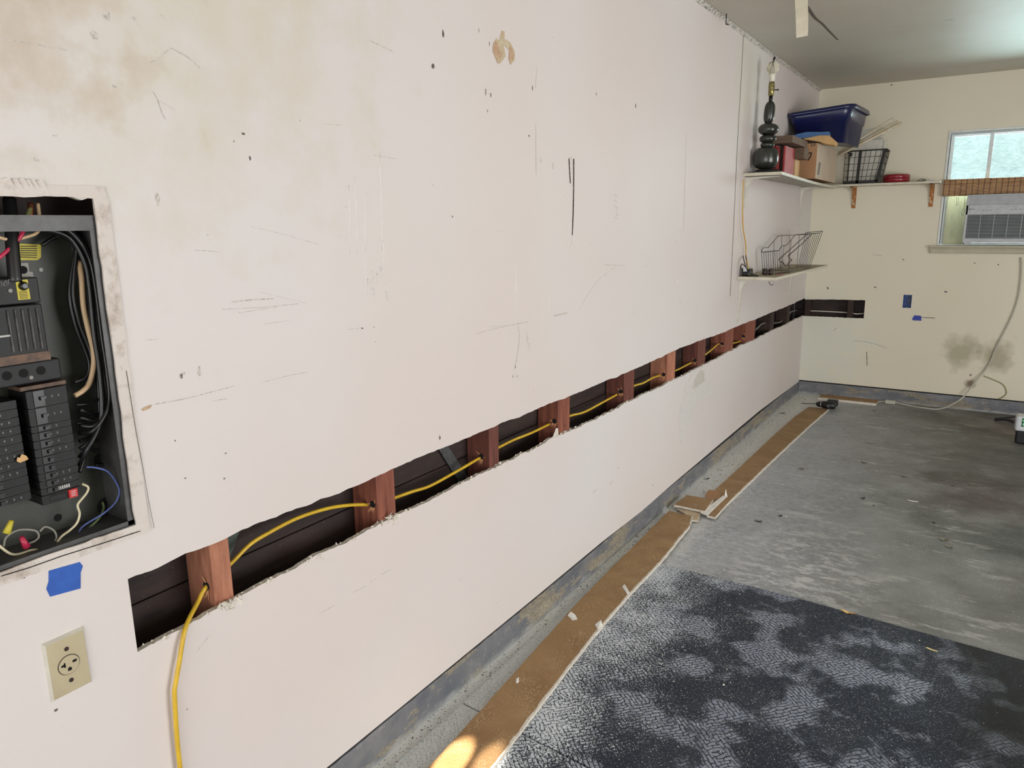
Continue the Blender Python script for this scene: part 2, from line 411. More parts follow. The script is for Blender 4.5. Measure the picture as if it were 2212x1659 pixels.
simple('paper_tape', srgb(226, 218, 196), 0.7)
simple('crumb_white', srgb(226, 220, 208), 0.9)
simple('crumb_dark', srgb(70, 62, 48), 0.9)
simple('strap_metal', srgb(96, 98, 100), 0.5, 0.3, c2=srgb(66, 64, 62), scale=30)
simple('strap_green', srgb(76, 86, 78), 0.7)
simple('trim_rough', srgb(206, 200, 190), 0.6, c2=srgb(120, 112, 104), scale=60, thr=(0.5, 0.6), bump=1, bd=0.004)
simple('seam_dark', srgb(96, 88, 78), 0.8, bump=0)
simple('matte_black', srgb(40, 40, 42), 0.8)

# ------------------------------------------------------------------ mesh helpers
ORG = {}
def tag(o, label=None, category=None, group=None, kind=None):
    if label: o['label'] = label
    if category: o['category'] = category
    if group: o['group'] = group
    if kind: o['kind'] = kind
    return o
def empty(name, loc, label, category, group=None):
    o = bpy.data.objects.new(name, None)
    scene.collection.objects.link(o)
    o.empty_display_size = 0.05
    o.location = loc
    ORG[o.name] = Vector(loc)
    return tag(o, label, category, group)
def smooth_path(pts, n=6):
    pts = [Vector(p) for p in pts]
    if len(pts) < 3: return pts
    P = [pts[0] * 2 - pts[1]] + pts + [pts[-1] * 2 - pts[-2]]
    out = []
    for i in range(1, len(P) - 2):
        a, b, c, d = P[i - 1:i + 3]
        for k in range(n):
            s = k / n
            out.append(0.5 * ((2 * b) + (c - a) * s + (2 * a - 5 * b + 4 * c - d) * s * s + (3 * b - a - 3 * c + d) * s ** 3))
    out.append(pts[-1])
    return out
class MB:
    def __init__(s):
        s.v = []; s.f = []; s.mi = []; s.sm = []
    def add(s, vs, fs, mi=0, smooth=False):
        o = len(s.v)
        s.v += [Vector(x) for x in vs]
        for f in fs:
            s.f.append([o + i for i in f]); s.mi.append(mi); s.sm.append(smooth)
        return s
    def box(s, x0, x1, y0, y1, z0, z1, mi=0, M=None):
        vs = [Vector((x, y, z)) for x in (x0, x1) for y in (y0, y1) for z in (z0, z1)]
        if M is not None: vs = [M @ v for v in vs]
        return s.add(vs, [(0, 1, 3, 2), (4, 6, 7, 5), (0, 4, 5, 1), (2, 3, 7, 6), (0, 2, 6, 4), (1, 5, 7, 3)], mi)
    def prism(s, poly, off, mi=0, side=None, back=True):
        n = len(poly); off = Vector(off)
        a = [Vector(p) for p in poly]; b = [p + off for p in a]
        s.add(a + b, [list(range(n))] + ([list(range(2 * n - 1, n - 1, -1))] if back else []), mi)
        o = len(s.v) - 2 * n
        for i in range(n):
            j = (i + 1) % n
            s.f.append([o + i, o + n + i, o + n + j, o + j]); s.mi.append(mi if side is None else side); s.sm.append(False)
        return s
    def tube(s, pts, r, n=8, mi=0, curve=True, cap=True, k=6):
        P = smooth_path(pts, k) if curve else [Vector(p) for p in pts]
        m = len(P)
        T = []
        for i in range(m):
            d = P[min(i + 1, m - 1)] - P[max(i - 1, 0)]
            T.append(d.normalized() if d.length > 1e-9 else Vector((0, 0, 1)))
        up = Vector((0, 0, 1)) if abs(T[0].z) < 0.9 else Vector((1, 0, 0))
        N = (up - T[0] * up.dot(T[0])).normalized()
        vs = []
        for i in range(m):
            N = (N - T[i] * N.dot(T[i]))
            N = N.normalized() if N.length > 1e-6 else T[i].orthogonal().normalized()
            B = T[i].cross(N)
            rr = r(i / max(1, m - 1)) if callable(r) else r
            for j in range(n):
                a = 2 * PI * j / n
                vs.append(P[i] + (N * math.cos(a) + B * math.sin(a)) * rr)
        fs = [(i * n + j, i * n + (j + 1) % n, (i + 1) * n + (j + 1) % n, (i + 1) * n + j) for i in range(m - 1) for j in range(n)]
        s.add(vs, fs, mi, True)
        if cap:
            o = len(s.v) - len(vs)
            s.f.append([o + j for j in range(n)][::-1]); s.mi.append(mi); s.sm.append(False)
            s.f.append([o + (m - 1) * n + j for j in range(n)]); s.mi.append(mi); s.sm.append(False)
        return s
    def lathe(s, prof, c, n=24, mi=0, M=None, sx=1, sy=1, smooth=True):
        c = Vector(c); vs = []
        for (r, z) in prof:
            for j in range(n):
                a = 2 * PI * j / n
                p = Vector((r * math.cos(a) * sx, r * math.sin(a) * sy, z))
                if M is not None: p = M @ p
                vs.append(c + p)
        m = len(prof)
        fs = [(i * n + j, i * n + (j + 1) % n, (i + 1) * n + (j + 1) % n, (i + 1) * n + j) for i in range(m - 1) for j in range(n)]
        fs.append(list(range(n))[::-1]); fs.append([(m - 1) * n + j for j in range(n)])
        s.add(vs, fs, mi, smooth)
        s.sm[-1] = False; s.sm[-2] = False
        return s
    def build(s, name, mats, parent=None, bevel=0, label=None, category=None, group=None, kind=None, origin=None, seg=2):
        if isinstance(mats, str): mats = [mats]
        if parent is not None:
            org = ORG[parent.name]
        elif kind == 'structure':
            org = Vector((0, 0, 0))
        elif origin is not None:
            org = Vector(origin)
        else:
            xs = [v.x for v in s.v]; ys = [v.y for v in s.v]; zs = [v.z for v in s.v]
            org = Vector(((min(xs) + max(xs)) / 2, (min(ys) + max(ys)) / 2, min(zs)))
        me = bpy.data.meshes.new(name)
        me.from_pydata([tuple(v - org) for v in s.v], [], s.f)
        for m_ in mats: me.materials.append(MATS[m_])
        for p, mi, sm in zip(me.polygons, s.mi, s.sm):
            p.material_index = mi; p.use_smooth = sm
        import bmesh
        bm = bmesh.new(); bm.from_mesh(me)
        if bevel: bmesh.ops.remove_doubles(bm, verts=bm.verts, dist=1e-6)
        bmesh.ops.recalc_face_normals(bm, faces=bm.faces)
        bm.to_mesh(me); bm.free()
        o = bpy.data.objects.new(name, me)
        scene.collection.objects.link(o)
        if parent is not None: o.parent = parent
        else: o.location = org
        ORG[o.name] = org
        if bevel:
            b = o.modifiers.new('bevel', 'BEVEL'); b.width = bevel; b.segments = seg; b.limit_method = 'ANGLE'
        return tag(o, label, category, group, kind)
def ribbon_on(mb, pts, w, n_axis, off, mi=0):
    """flat stroke lying on a wall or floor: pts are 3-D, n_axis the surface normal"""
    n = Vector(n_axis)
    pts = [Vector(p) + n * off for p in pts]
    L = []; R_ = []
    for i, p in enumerate(pts):
        d = (pts[min(i + 1, len(pts) - 1)] - pts[max(i - 1, 0)])
        sdir = d.cross(n)
        if sdir.length < 1e-9: sdir = Vector((0, 1, 0))
        sdir.normalize()
        ww = (w(i / max(1, len(pts) - 1)) if callable(w) else w) / 2
        L.append(p + sdir * ww); R_.append(p - sdir * ww)
    k = len(pts)
    mb.add(L + R_, [(i, i + 1, k + i + 1, k + i) for i in range(k - 1)], mi)

# ================================================================== SETTING
def interp(pts, y):
    if y <= pts[0][0]: return pts[0][1]
    for (a, za), (b, zb) in zip(pts, pts[1:]):
        if y <= b: return za + (zb - za) * (y - a) / (b - a)
    return pts[-1][1]
def yz(pxs): return sorted((p.y, p.z) for p in (PX(*q) for q in pxs))
CUT_TOP = yz([(366, 1215), (410, 1195), (500, 1158), (560, 1131), (690, 1080), (785, 1044), (850, 1011), (920, 981), (1000, 948), (1056, 925), (1130, 897),
              (1230, 855), (1330, 815), (1430, 771), (1470, 752), (1525, 731), (1560, 719), (1600, 702), (1660, 677), (1700, 662), (1737, 645)])
CUT_BOT = yz([(384, 1365), (430, 1338), (500, 1300), (560, 1270), (620, 1237), (690, 1198), (770, 1160), (857, 1114), (930, 1080), (1030, 1028), (1080, 1006),
              (1150, 972), (1190, 948), (1230, 930), (1290, 904), (1370, 862), (1430, 833), (1520, 789), (1600, 747), (1655, 721), (1733, 683)])
DW_BOT = yz([(705, 1659), (900, 1500), (1000, 1418), (1165, 1283), (1300, 1171), (1385, 1105), (1450, 1048), (1560, 955), (1640, 888), (1727, 823)])
Y_CUT0 = 0.672
PAN = (0.318, 0.704, 0.934, 1.520)        # panel opening in the drywall: y0 y1 z0 z1
rng = random.Random(3)
def jit(a): return rng.uniform(-a, a)
wl = MB()
TH = -0.013
def slab(y0, y1, b0, b1, t0, t1, mb=wl, eb=0, et=0):
    vs = [(x, y, z) for x in (0, TH) for (y, z) in ((y0, b0), (y1, b1), (y1, t1), (y0, t0))]
    mb.add(vs, [(0, 1, 2, 3), (4, 7, 6, 5)], 0)
    o = len(mb.v) - 8
    for f, mi in (((0, 4, 5, 1), eb), ((3, 2, 6, 7), et)):
        mb.f.append([o + i for i in f]); mb.mi.append(mi); mb.sm.append(False)
def endcap(y, z0, z1):
    wl.add([(0, y, z0), (0, y, z1), (TH, y, z1), (TH, y, z0)], [(0, 1, 2, 3)], 1)
slab(-3.0, PAN[0], 0.112, 0.112, H, H)
ys = [PAN[0] + (PAN[1] - PAN[0]) * i / 16 for i in range(17)]
Y1c = [PAN[0]] + ys[1:]
zt = [PAN[3] + 0.012 + jit(0.008) for _ in ys]
YC = Y_CUT0
for i in range(16):
    a, b = ys[i], ys[i + 1]
    slab(a, b, zt[i], zt[i + 1], H, H, eb=1)
    if b <= YC: slab(a, b, interp(DW_BOT, a), interp(DW_BOT, b), PAN[2], PAN[2], et=1)
ylast = max(b for b in ys if b <= YC)
slab(ylast, YC, 0.112, 0.112, PAN[2], PAN[2], et=1)
endcap(PAN[0], PAN[2], zt[0]); endcap(PAN[1], PAN[2], PAN[3]); endcap(YC, interp(CUT_BOT, YC), interp(CUT_TOP, YC))
N = 400
gy = sorted(set([YC + (D - YC) * i / N for i in range(N + 1)] + [PAN[1]]))
jt = []; jb = []
ct = cb = 0
for y in gy:
    ct = ct * 0.8 + jit(0.0018); cb = cb * 0.7 + jit(0.003)
    jt.append(interp(CUT_TOP, y) + ct); jb.append(interp(CUT_BOT, y) + cb)
for i in range(len(gy) - 1):
    a, b = gy[i], gy[i + 1]
    slab(a, b, interp(DW_BOT, a), interp(DW_BOT, b), jb[i], jb[i + 1], et=1, eb=1)
    if a < PAN[1] - 1e-6: slab(a, b, jt[i], jt[i + 1], PAN[2], PAN[2], eb=1)
    else: slab(a, b, jt[i], jt[i + 1], H, H, eb=1)
# torn paper burrs along the lower cut edge
for i in range(0, len(gy) - 1):
    if rng.random() < 0.55:
        y = gy[i]; z = jb[i]; w = rng.uniform(0.004, 0.02); h = rng.uniform(0.001, 0.006)
        x = rng.uniform(-0.012, 0.002)
        wl.add([(x, y, z - 0.002), (x + 0.002, y + w, z - 0.002 + jit(0.002)), (x, y + w * 0.5, z + h), (x + 0.004, y + w * 0.6, z - 0.004)],
               [(0, 1, 2), (0, 3, 2), (1, 2, 3), (0, 1, 3)], 1)
for (u, v, s_) in ((500, 1303, 2.4), (490, 1308, 2), (850, 1118, 2.4), (838, 1128, 1.8), (1085, 1005, 1.2), (1240, 925, 1.2), (683, 1203, 1)):
    for k in range(7):
        p = PX(u + jit(14), v + jit(6)); s2 = 0.006 * s_
        wl.add([p + Vector((0.001, jit(s2), jit(s2))), p + Vector((jit(0.004), jit(s2), jit(s2))), p + Vector((0.004, jit(s2), jit(s2))), p + Vector((-0.006, jit(s2), 0))],
               [(0, 1, 2), (0, 1, 3), (1, 2, 3), (0, 2, 3)], 1)
# standing flake of paper at the fourth stud
wl.prism([PX(1192, 948, -.005), PX(1201, 925, -.005), PX(1205, 925, -.005), PX(1206, 941, -.005)], (0.001, 0, 0), 1)
# marks on the painted face, lying in the wall surface
def stroke(pts, w, mi):
    P = [PX(*q) for q in pts]
    if len(P) > 2: P = smooth_path(P, 4)
    ribbon_on(wl, P, w if callable(w) else w * 0.8, (1, 0, 0), 0.0006, mi)
SC, SD, RU, PP, TA, PT, SE = 2, 3, 4, 5, 6, 7, 8
stroke([(1229, 342), (1230, 365), (1232, 396)], 0.010, RU)
stroke([(1239, 343), (1239, 400), (1238, 460), (1236, 508)], lambda s: 0.010 - 0.004 * s, RU)
stroke([(1238, 430), (1236, 508)], 0.006, SD)
for (pts, w) in (([(322, 136), (345, 125), (360, 110), (372, 105), (386, 113), (405, 123), (432, 148)], 0.0016),
                 ([(328, 195), (340, 215), (350, 245), (358, 258)], 0.0014), ([(340, 215), (380, 240)], 0.0012),
                 ([(0, 84), (60, 93), (120, 104), (150, 110)], 0.0012), ([(560, 630), (660, 655)], 0.001),
                 ([(330, 874), (400, 861), (470, 843), (505, 834)], 0.0022), ([(565, 826), (620, 812), (662, 804)], 0.0018),
                 ([(1026, 722), (1060, 712), (1100, 703), (1140, 695)], 0.003), ([(1055, 706), (1105, 702)], 0.0016), ([(1196, 682), (1225, 676)], 0.006),
                 ([(1250, 672), (1268, 640), (1290, 608), (1312, 588), (1330, 576)], 0.0016), ([(1306, 572), (1350, 574)], 0.003),
                 ([(1118, 705), (1122, 722), (1120, 750), (1113, 790)], 0.0022),
                 ([(500, 652), (540, 648), (590, 645)], 0.003), ([(480, 668), (560, 664), (645, 656)], 0.0016), ([(515, 676), (600, 662)], 0.0014),
                 ([(420, 540), (475, 544)], 0.0016), ([(542, 490), (600, 503), (688, 528)], 0.0012), ([(752, 712), (780, 708)], 0.002),
                 ([(570, 700), (625, 692)], 0.0012), ([(460, 866), (490, 861)], 0.0018), ([(313, 735), (338, 733)], 0.0016),
                 ([(426, 1406), (440, 1388), (456, 1368)], 0.0018), ([(690, 1325), (722, 1307)], 0.0022), ([(760, 1280), (790, 1266)], 0.0022),
                 ([(800, 1257), (812, 1250)], 0.0022), ([(824, 1240), (842, 1231)], 0.003), ([(992, 1255), (1000, 1248)], 0.002),
                 ([(1065, 1312), (1085, 1288)], 0.0016), ([(1280, 1065), (1288, 1057)], 0.006), ([(1318, 1047), (1323, 1038)], 0.006),
                 ([(798, 88), (820, 98), (850, 112)], 0.003), ([(1160, 145), (1156, 190)], 0.002),
                 ([(1157, 270), (1158, 380)], 0.0016), ([(1482, 285), (1481, 345), (1476, 500)], 0.0022), ([(700, 268), (738, 270)], 0.0016),
                 ([(805, 335), (855, 343)], 0.0016), ([(1072, 500), (1090, 497)], 0.0015), ([(1230, 538), (1236, 520)], 0.0012),
                 ([(1505, 660), (1503, 690)], 0.002), ([(1370, 670), (1368, 682)], 0.004)):
    stroke(pts, w * 1.25, SC)
for (u, v, a, b) in ((525, 289, 7, 5), (957, 74, 5, 13), (935, 143, 8, 9), (1034, 65, 2, 8), (977, 468, 4, 4), (1373, 229, 4, 8), (1288, 203, 3, 5), (1143, 294, 3, 3),
                     (1143, 293, 3, 3), (782, 709, 5, 4), (391, 812, 6, 9), (1057, 94, 3, 7), (1150, 190, 3, 9), (1233, 341, 2, 3), (487, 979, 5, 3), (378, 952, 3, 3),
                     (400, 1033, 4, 3), (484, 1034, 5, 3), (950, 945, 5, 9), (1113, 792, 3, 7), (1410, 1048, 3, 3), (1108, 813, 2, 6), (1117, 813, 2, 6), (404, 1532, 3, 3),
                     (121, 1534, 6, 4), (1060, 205, 3, 8), (1049, 198, 3, 14), (1053, 240, 3, 6), (505, 305, 3, 4), (540, 342, 4, 8), (1335, 1010, 3, 3)):
    p = PX(u, v); k = 9
    s_ = 0.00085 * (p - CAM).length / 1.3 * 1.1
    cen = [p + Vector((0.0006, math.cos(2 * PI * j / k) * a * 0.5 * s_ * rng.uniform(.7, 1.3), math.sin(2 * PI * j / k) * b * 0.5 * s_ * rng.uniform(.7, 1.3))) for j in range(k)]
    wl.add(cen, [list(range(k))], SD)
for (u, v, a, b) in ((203, 78, 18, 22), (230, 33, 22, 22), (250, 187, 16, 7), (1168, 347, 12, 12), (1194, 360, 10, 18), (340, 432, 14, 26), (77, 344, 18, 12), (290, 40, 16, 12),
                     (352, 35, 14, 8), (1395, 575, 12, 4), (118, 293, 12, 4), (395, 808, 14, 12), (430, 800, 14, 30)):
    p = PX(u, v); k = 12; s_ = 0.00085 * (p - CAM).length / 1.3
    wl.add([p + Vector((0.0005, math.cos(2 * PI * j / k) * a * 0.4 * s_ * rng.uniform(.4, 1.3), math.sin(2 * PI * j / k) * b * 0.4 * s_ * rng.uniform(.4, 1.3))) for j in range(k)], [list(range(k))], SC)
for i in range(9):   # pencil scribble running down the wall
    v = 420 + i * 6.2
    stroke([(1327 + (i % 2) * 4 + jit(2), v), (1332 + jit(4), v + 4)], 0.0045, SC)
for i in range(6):
    stroke([(1136 + i * 1.4 + jit(3), 718 + i * 6), (1138 + i * 1.4 + jit(2), 726 + i * 6)], 0.003, SC)
# torn patch high on the wall
wl.prism([PX(*q, .0006) for q in [(1072, 82), (1078, 88), (1083, 66), (1090, 68), (1090, 84), (1098, 88), (1104, 95), (1112, 112), (1112, 130), (1103, 140), (1098, 128), (1100, 110), (1088, 96),
                                  (1092, 122), (1080, 138), (1071, 128), (1064, 110), (1065, 95)]], (0.0004, 0, 0), PP)
wl.prism([PX(*q, .0012) for q in [(1070, 88), (1076, 92), (1078, 108), (1083, 116), (1082, 124), (1076, 138), (1070, 124), (1065, 108), (1066, 95)]], (0.0005, 0, 0), TA)
wl.prism([PX(*q, .0012) for q in [(1100, 98), (1108, 108), (1112, 120), (1108, 130), (1102, 138), (1099, 128)]], (0.0003, 0, 0), TA)
wl.prism([PX(*q, .0006) for q in [(305, 884), (312, 879), (327, 874), (325, 881), (310, 888)]], (0.0008, 0, 0), TA)
# vertical open seam by the shelves
sm_pts = [PX(u, v) for u, v in ((1606, 73), (1602, 150), (1596, 250), (1591, 345), (1586, 460), (1581, 560), (1577, 640))]
ribbon_on(wl, sm_pts, 0.006, (1, 0, 0), 0.0005, SE)
ribbon_on(wl, [p + Vector((0, 0.006, 0)) for p in sm_pts], 0.005, (1, 0, 0), 0.0012, PT)
# glossy compound ridges
for (u, v0, v1) in ((753, 400, 548), (768, 380, 550), (787, 415, 540), (789, 555, 640), (820, 330, 540), (827, 520, 570), (1113, 560, 690), (1187, 640, 690)):
    a = PX(u, v0); b = PX(u + (v1 - v0) * 0.02, v1)
    a.x = b.x = -0.0008
    wl.tube([a, (a + b) / 2 + Vector((0, jit(.004), 0)), b], 0.0018, 6, 9, k=3)
pr = [(1482, 830), (1500, 800), (1530, 790), (1535, 850), (1505, 870), (1490, 920), (1470, 960), (1466, 900), (1476, 850)]
wl.prism([PX(*q, .0005) for q in pr], (0.0015, 0, 0), 9)
wl.prism([PX(*q, .0024) for q in [(1500, 822), (1512, 800), (1520, 800), (1522, 822), (1504, 838), (1496, 840)]], (0.0003, 0, 0), SC)
for (u, v) in ((1465, 500), (1462, 540), (1468, 580), (1464, 620), (1468, 650), (1470, 690), (820, 600), (840, 640), (800, 620), (1480, 900), (1490, 870)):
    for k in range(4):
        p = PX(u + jit(8), v + jit(18)); h = rng.uniform(.01, .03)
        wl.tube([p, p + Vector((0, jit(.004), h))], 0.002, 5, 9, curve=False)
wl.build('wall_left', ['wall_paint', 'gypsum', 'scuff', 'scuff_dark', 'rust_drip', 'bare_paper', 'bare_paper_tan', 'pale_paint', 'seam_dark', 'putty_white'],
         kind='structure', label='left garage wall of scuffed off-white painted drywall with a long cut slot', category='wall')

sh = MB()
zb = 0.0
hts = [0.0, 0.14, 0.30, 0.47, 0.615, 0.722, 0.86, 1.02, 1.18, 1.34, 1.5, 1.7, 1.9, 2.1, 2.3, H]
for i, (a, b) in enumerate(zip(hts, hts[1:])):
    sh.box(-0.13, -0.107 - 0.002 * (i % 2), 0.60, D + 0.2, a + 0.0015, b - 0.0015)
sh.box(-0.14, -0.131, 0.2, D + 0.2, 0, H)
sh.box(-0.13, -0.108, -3.0, 0.60, 0, H)
sh.build('wall_left_sheathing', 'sheathing', kind='structure', label='dark brown sheathing boards behind the slot in the left wall', category='wall')

# back wall: slot near the corner, blue box hole, window opening
WX0, WX1, WZ0, WZ1 = 0.945, 1.86, 1.285, 2.132
wb = MB()
BT = yz and [(PY(*q).x, PY(*q).z) for q in [(1740, 647), (1800, 647), (1868, 648.5)]]
BB = [(PY(*q).x, PY(*q).z) for q in [(1736, 682), (1800, 685), (1865, 688)]]
bx1 = 0.474
def bslab(x0, x1, b0, b1, t0, t1, eb=1, et=1, mb=wb):
    vs = [(x, y, z) for y in (D, D + 0.013) for (x, z) in ((x0, b0), (x1, b1), (x1, t1), (x0, t0))]
    mb.add(vs, [(0, 1, 2, 3), (4, 7, 6, 5)], 0)
    o = len(mb.v) - 8
    for f, mi in (((0, 4, 5, 1), eb), ((3, 2, 6, 7), et)):
        mb.f.append([o + i for i in f]); mb.mi.append(mi); mb.sm.append(False)
xs_ = [bx1 * i / 30 for i in range(31)]
tz = [interp(BT, x) + jit(.0012) for x in xs_]; bz = [interp(BB, x) + jit(.002) for x in xs_]
DB = 0.114
for i in range(30):
    bslab(xs_[i], xs_[i + 1], DB, DB, bz[i], bz[i + 1])
    bslab(xs_[i], xs_[i + 1], tz[i], tz[i + 1], H, H, et=0)
wb.add([(bx1, D, bz[-1]), (bx1, D, tz[-1]), (bx1, D + .013, tz[-1]), (bx1, D + .013, bz[-1])], [(0, 1, 2, 3)], 1)
OB = (0.752, 0.812, 0.788, 0.892)      # outlet box hole
bslab(bx1, OB[0], DB, DB, H, H)
bslab(OB[0], OB[1], DB, DB, OB[2], OB[2]); bslab(OB[0], OB[1], OB[3], OB[3], H, H)
bslab(OB[1], WX0, DB, DB, H, H)
bslab(WX0, WX1, DB, DB, WZ0, WZ0); bslab(WX0, WX1, WZ1, WZ1, H, H)
bslab(WX1, 4.8, DB, DB, H, H)
def bstroke(pts, w, mi):
    ribbon_on(wb, [PY(*q) for q in pts], w * (.55 if len(pts) > 2 or w < .006 else 1), (0, -1, 0), 0.0006, mi)
for (pts, w) in (([(1950, 560), (1953, 562)], .01), ([(1885, 550), (1905, 552)], .004), ([(1845, 736), (1868, 738), (1893, 744), (1915, 752)], .004), ([(1992, 686), (2020, 687)], .006),
                 ([(1787, 620), (1789, 625)], .012), ([(1888, 620), (1893, 621)], .010), ([(2040, 630), (2046, 631)], .012), ([(2104, 568), (2107, 569)], .008), ([(2155, 571), (2158, 572)], .008),
                 ([(1925, 182), (1927, 184)], .012), ([(2095, 812), (2098, 808)], .012), ([(1872, 760), (1873, 790)], .006), ([(1800, 715), (1808, 708)], .005)):
    bstroke(pts, w, 2)
wb.build('wall_back', ['back_wall_paint', 'gypsum', 'scuff_dark'], kind='structure', label='far garage wall of cream painted drywall with window and short slot', category='wall')
bk = MB()
for i, (a, b) in enumerate(zip(hts, hts[1:])):
    if b <= WZ0 or a >= WZ1: bk.box(-0.1, 4.8, D + 0.107, D + 0.13, a + .0015, b - .0015)
    else: bk.box(-0.1, WX0 - .01, D + 0.107, D + 0.13, a + .0015, b - .0015); bk.box(WX1 + .01, 4.8, D + 0.107, D + 0.13, a + .0015, b - .0015)
bk.box(-0.1, WX0 - 0.01, D + 0.131, D + 0.14, 0, H); bk.box(WX1 + .01, 4.8, D + 0.131, D + 0.14, 0, H)
bk.box(WX0 - .01, WX1 + .01, D + 0.131, D + 0.14, 0, WZ0 - .02); bk.box(WX0 - .01, WX1 + .01, D + 0.131, D + 0.14, WZ1 + .02, H)
bk.build('wall_back_sheathing', 'sheathing', kind='structure', label='dark sheathing boards behind the far wall', category='wall')
b = MB(); b.box(4.8, 4.9, -3.0, D + .1, 0, H); b.build('wall_right', 'wall_paint', kind='structure', label='right garage wall outside the picture', category='wall')
b = MB()
b.box(-0.1, 0.5, -3.1, -3.0, 0, H); b.box(4.7, 4.9, -3.1, -3.0, 0, H); b.box(0.5, 4.7, -3.1, -3.0, 2.35, H)
b.build('wall_front', 'wall_paint', kind='structure', label='garage front wall around the open door, behind the viewer', category='wall')
b = MB()
b.box(-0.15, 4.9, -3.1, D + 0.15, H, H + 0.1)
P = smooth_path([PZ(u, v, H) for u, v in ((1742, 12), (1760, 38), (1775, 50), (1792, 68), (1810, 86))], 3)
ribbon_on(b, P, lambda s: 0.018 - 0.010 * s, (0, 0, -1), 0.001, 1)
ribbon_on(b, [PZ(u, v, H) for u, v in ((1908, 62), (1950, 57))], 0.012, (0, 0, -1), 0.001, 2)
ribbon_on(b, [PZ(u, v, H) for u, v in ((2035, 45), (2062, 42))], 0.008, (0, 0, -1), 0.001, 2)
b.build('ceiling', ['ceiling_paint', 'seam_dark', 'pale_paint'], kind='structure', label='painted garage ceiling with a cracked seam', category='ceiling')
b = MB(); b.box(-0.1, 4.9, -3.1, D + .1, -0.1, 0)
b.build('floor', 'concrete', kind='structure', label='worn stained grey concrete garage floor', category='floor')
b = MB(); b.box(-20, 24, -20, -3.1, -0.12, -0.02); b.build('driveway', 'driveway', kind='structure', label='driveway outside the garage door', category='ground')
b = MB(); b.box(-4, 8, D + 2.2, D + 2.3, -0.1, 5); b.build('neighbour_wall', 'stucco', kind='structure', label='sunlit pale stucco wall seen through the window', category='wall')
b = MB(); b.box(-4, 8, D + .15, D + 2.2, -0.12, -0.02); b.build('side_yard', 'driveway', kind='structure', label='paving outside the window', category='ground')

# curbs
def curb(name, along, label):
    mb = MB(); n = 460 if along == 'y' else 300; rows = 9; hgt = 0.108
    r2 = random.Random(5)
    L0, L1 = (-3.0, D) if along == 'y' else (0.0, 4.8)
    vs = []
    for i in range(n + 1):
        t_ = L0 + (L1 - L0) * i / n
        for j in range(rows):
            z = hgt * (0, .14, .28, .42, .56, .70, .84, .955, 1.0)[j]
            out = 0.004 * (1 - j / (rows - 1)) ** 2 + 0.003 * math.sin(t_ * 3.1 + j) * 0.5 + r2.uniform(-.0012, .0012) - (0.006 if j == rows - 1 else 0)
            vs.append((out - 0.003, t_, z) if along == 'y' else (t_, D + 0.003 - out, z))
        vs.append((-0.09, t_, hgt) if along == 'y' else (t_, D + 0.09, hgt))
    R_ = rows + 1
    fs = [(i * R_ + j, i * R_ + j + 1, (i + 1) * R_ + j + 1, (i + 1) * R_ + j) for i in range(n) for j in range(rows)]
    mb.add(vs, fs, 0, True)
    for q, f in enumerate(fs):
        if q % rows >= rows - 2: mb.mi[q] = 1  # top rows of faces take the near-black material
    return mb.build(name, ['curb_paint', 'matte_black'], kind='structure', label=label, category='curb')
curb('baseboard_left', 'y', 'grey painted concrete curb with flaking paint under the left wall')
curb('baseboard_back', 'x', 'grey painted concrete curb under the far wall')
b = MB(); r2 = random.Random(9)
PT_ = [PX(u, v) for u, v in ((1515, 0), (1560, 38), (1606, 74), (1690, 134), (1773, 194))]
k = 150
vs = []
for i in range(k + 1):
    y = 2.0 + (D - 2.0) * i / k
    w = 0.018 + r2.uniform(-.004, .004)
    vs += [(0.001, y, H - w), (0.007, y, H - w * 0.5), (0.016, y, H - 0.001)]
b.add(vs, [(i * 3 + j, i * 3 + j + 1, (i + 1) * 3 + j + 1, (i + 1) * 3 + j) for i in range(k) for j in range(2)], 0, True)
b.build('trim_1', 'trim_rough', kind='structure', label='rough perforated corner tape between left wall and ceiling', category='trim')

# ================================================================== STUDS, CAVITY
STUDS = []
stud_px = [((456, 1220), (499, 1220)), ((812, 1030), (851, 1015)), ((1056, 925), (1078, 980)), ((1206, 870), (1231, 860)), ((1349, 830), (1370, 825)),
           ((1441, 790), (1459, 785)), ((1508, 762), (1524, 757)), ((1566, 740), (1584, 735)), ((1612, 718), (1631, 712)), ((1664, 698), (1672, 690)), ((1700, 685), (1706, 680))]
lab = ['red wooden stud nearest the camera, at the left end of the wall slot',
       'second red wooden stud in the wall slot, right of the long drooping cable',
       'third red stud in the wall slot, just right of the grey diagonal strap',
       'fourth red stud in the wall slot, with a white paper flake at its foot',
       'fifth red stud in the wall slot, dark red with a splintered cable hole',
       'sixth stud in the wall slot, brighter orange red',
       'seventh stud in the wall slot, above the peeled plaster patch',
       'eighth stud in the wall slot, where the cable bends upward',
       'ninth stud in the wall slot, below the lower shelf bracket',
       'tenth thin dark stud in the far end of the wall slot',
       'eleventh dark stud, last before the room corner']
for i, ((a, b_), lb) in enumerate(zip(stud_px, lab)):
    y0 = PX(*a, -.014).y; y1 = PX(*b_, -.014).y
    if y1 - y0 < 0.045: y0 = y1 - 0.045
    STUDS.append((y0, y1))
    root = empty('wall_stud', (-0.06, (y0 + y1) / 2, 0.114), lb, 'stud', 'studs behind the left wall')
    mb = MB(); mb.box(-0.105, -0.0135, y0, y1, 0.115, H - .02)
    mb.build('board', ('redwood_light', 'redwood', 'redwood_dark', 'redwood', 'redwood_dark', 'redwood_light', 'redwood_dark', 'redwood', 'redwood')[i] if i < 9 else 'old_dark_board', root, bevel=0.003)
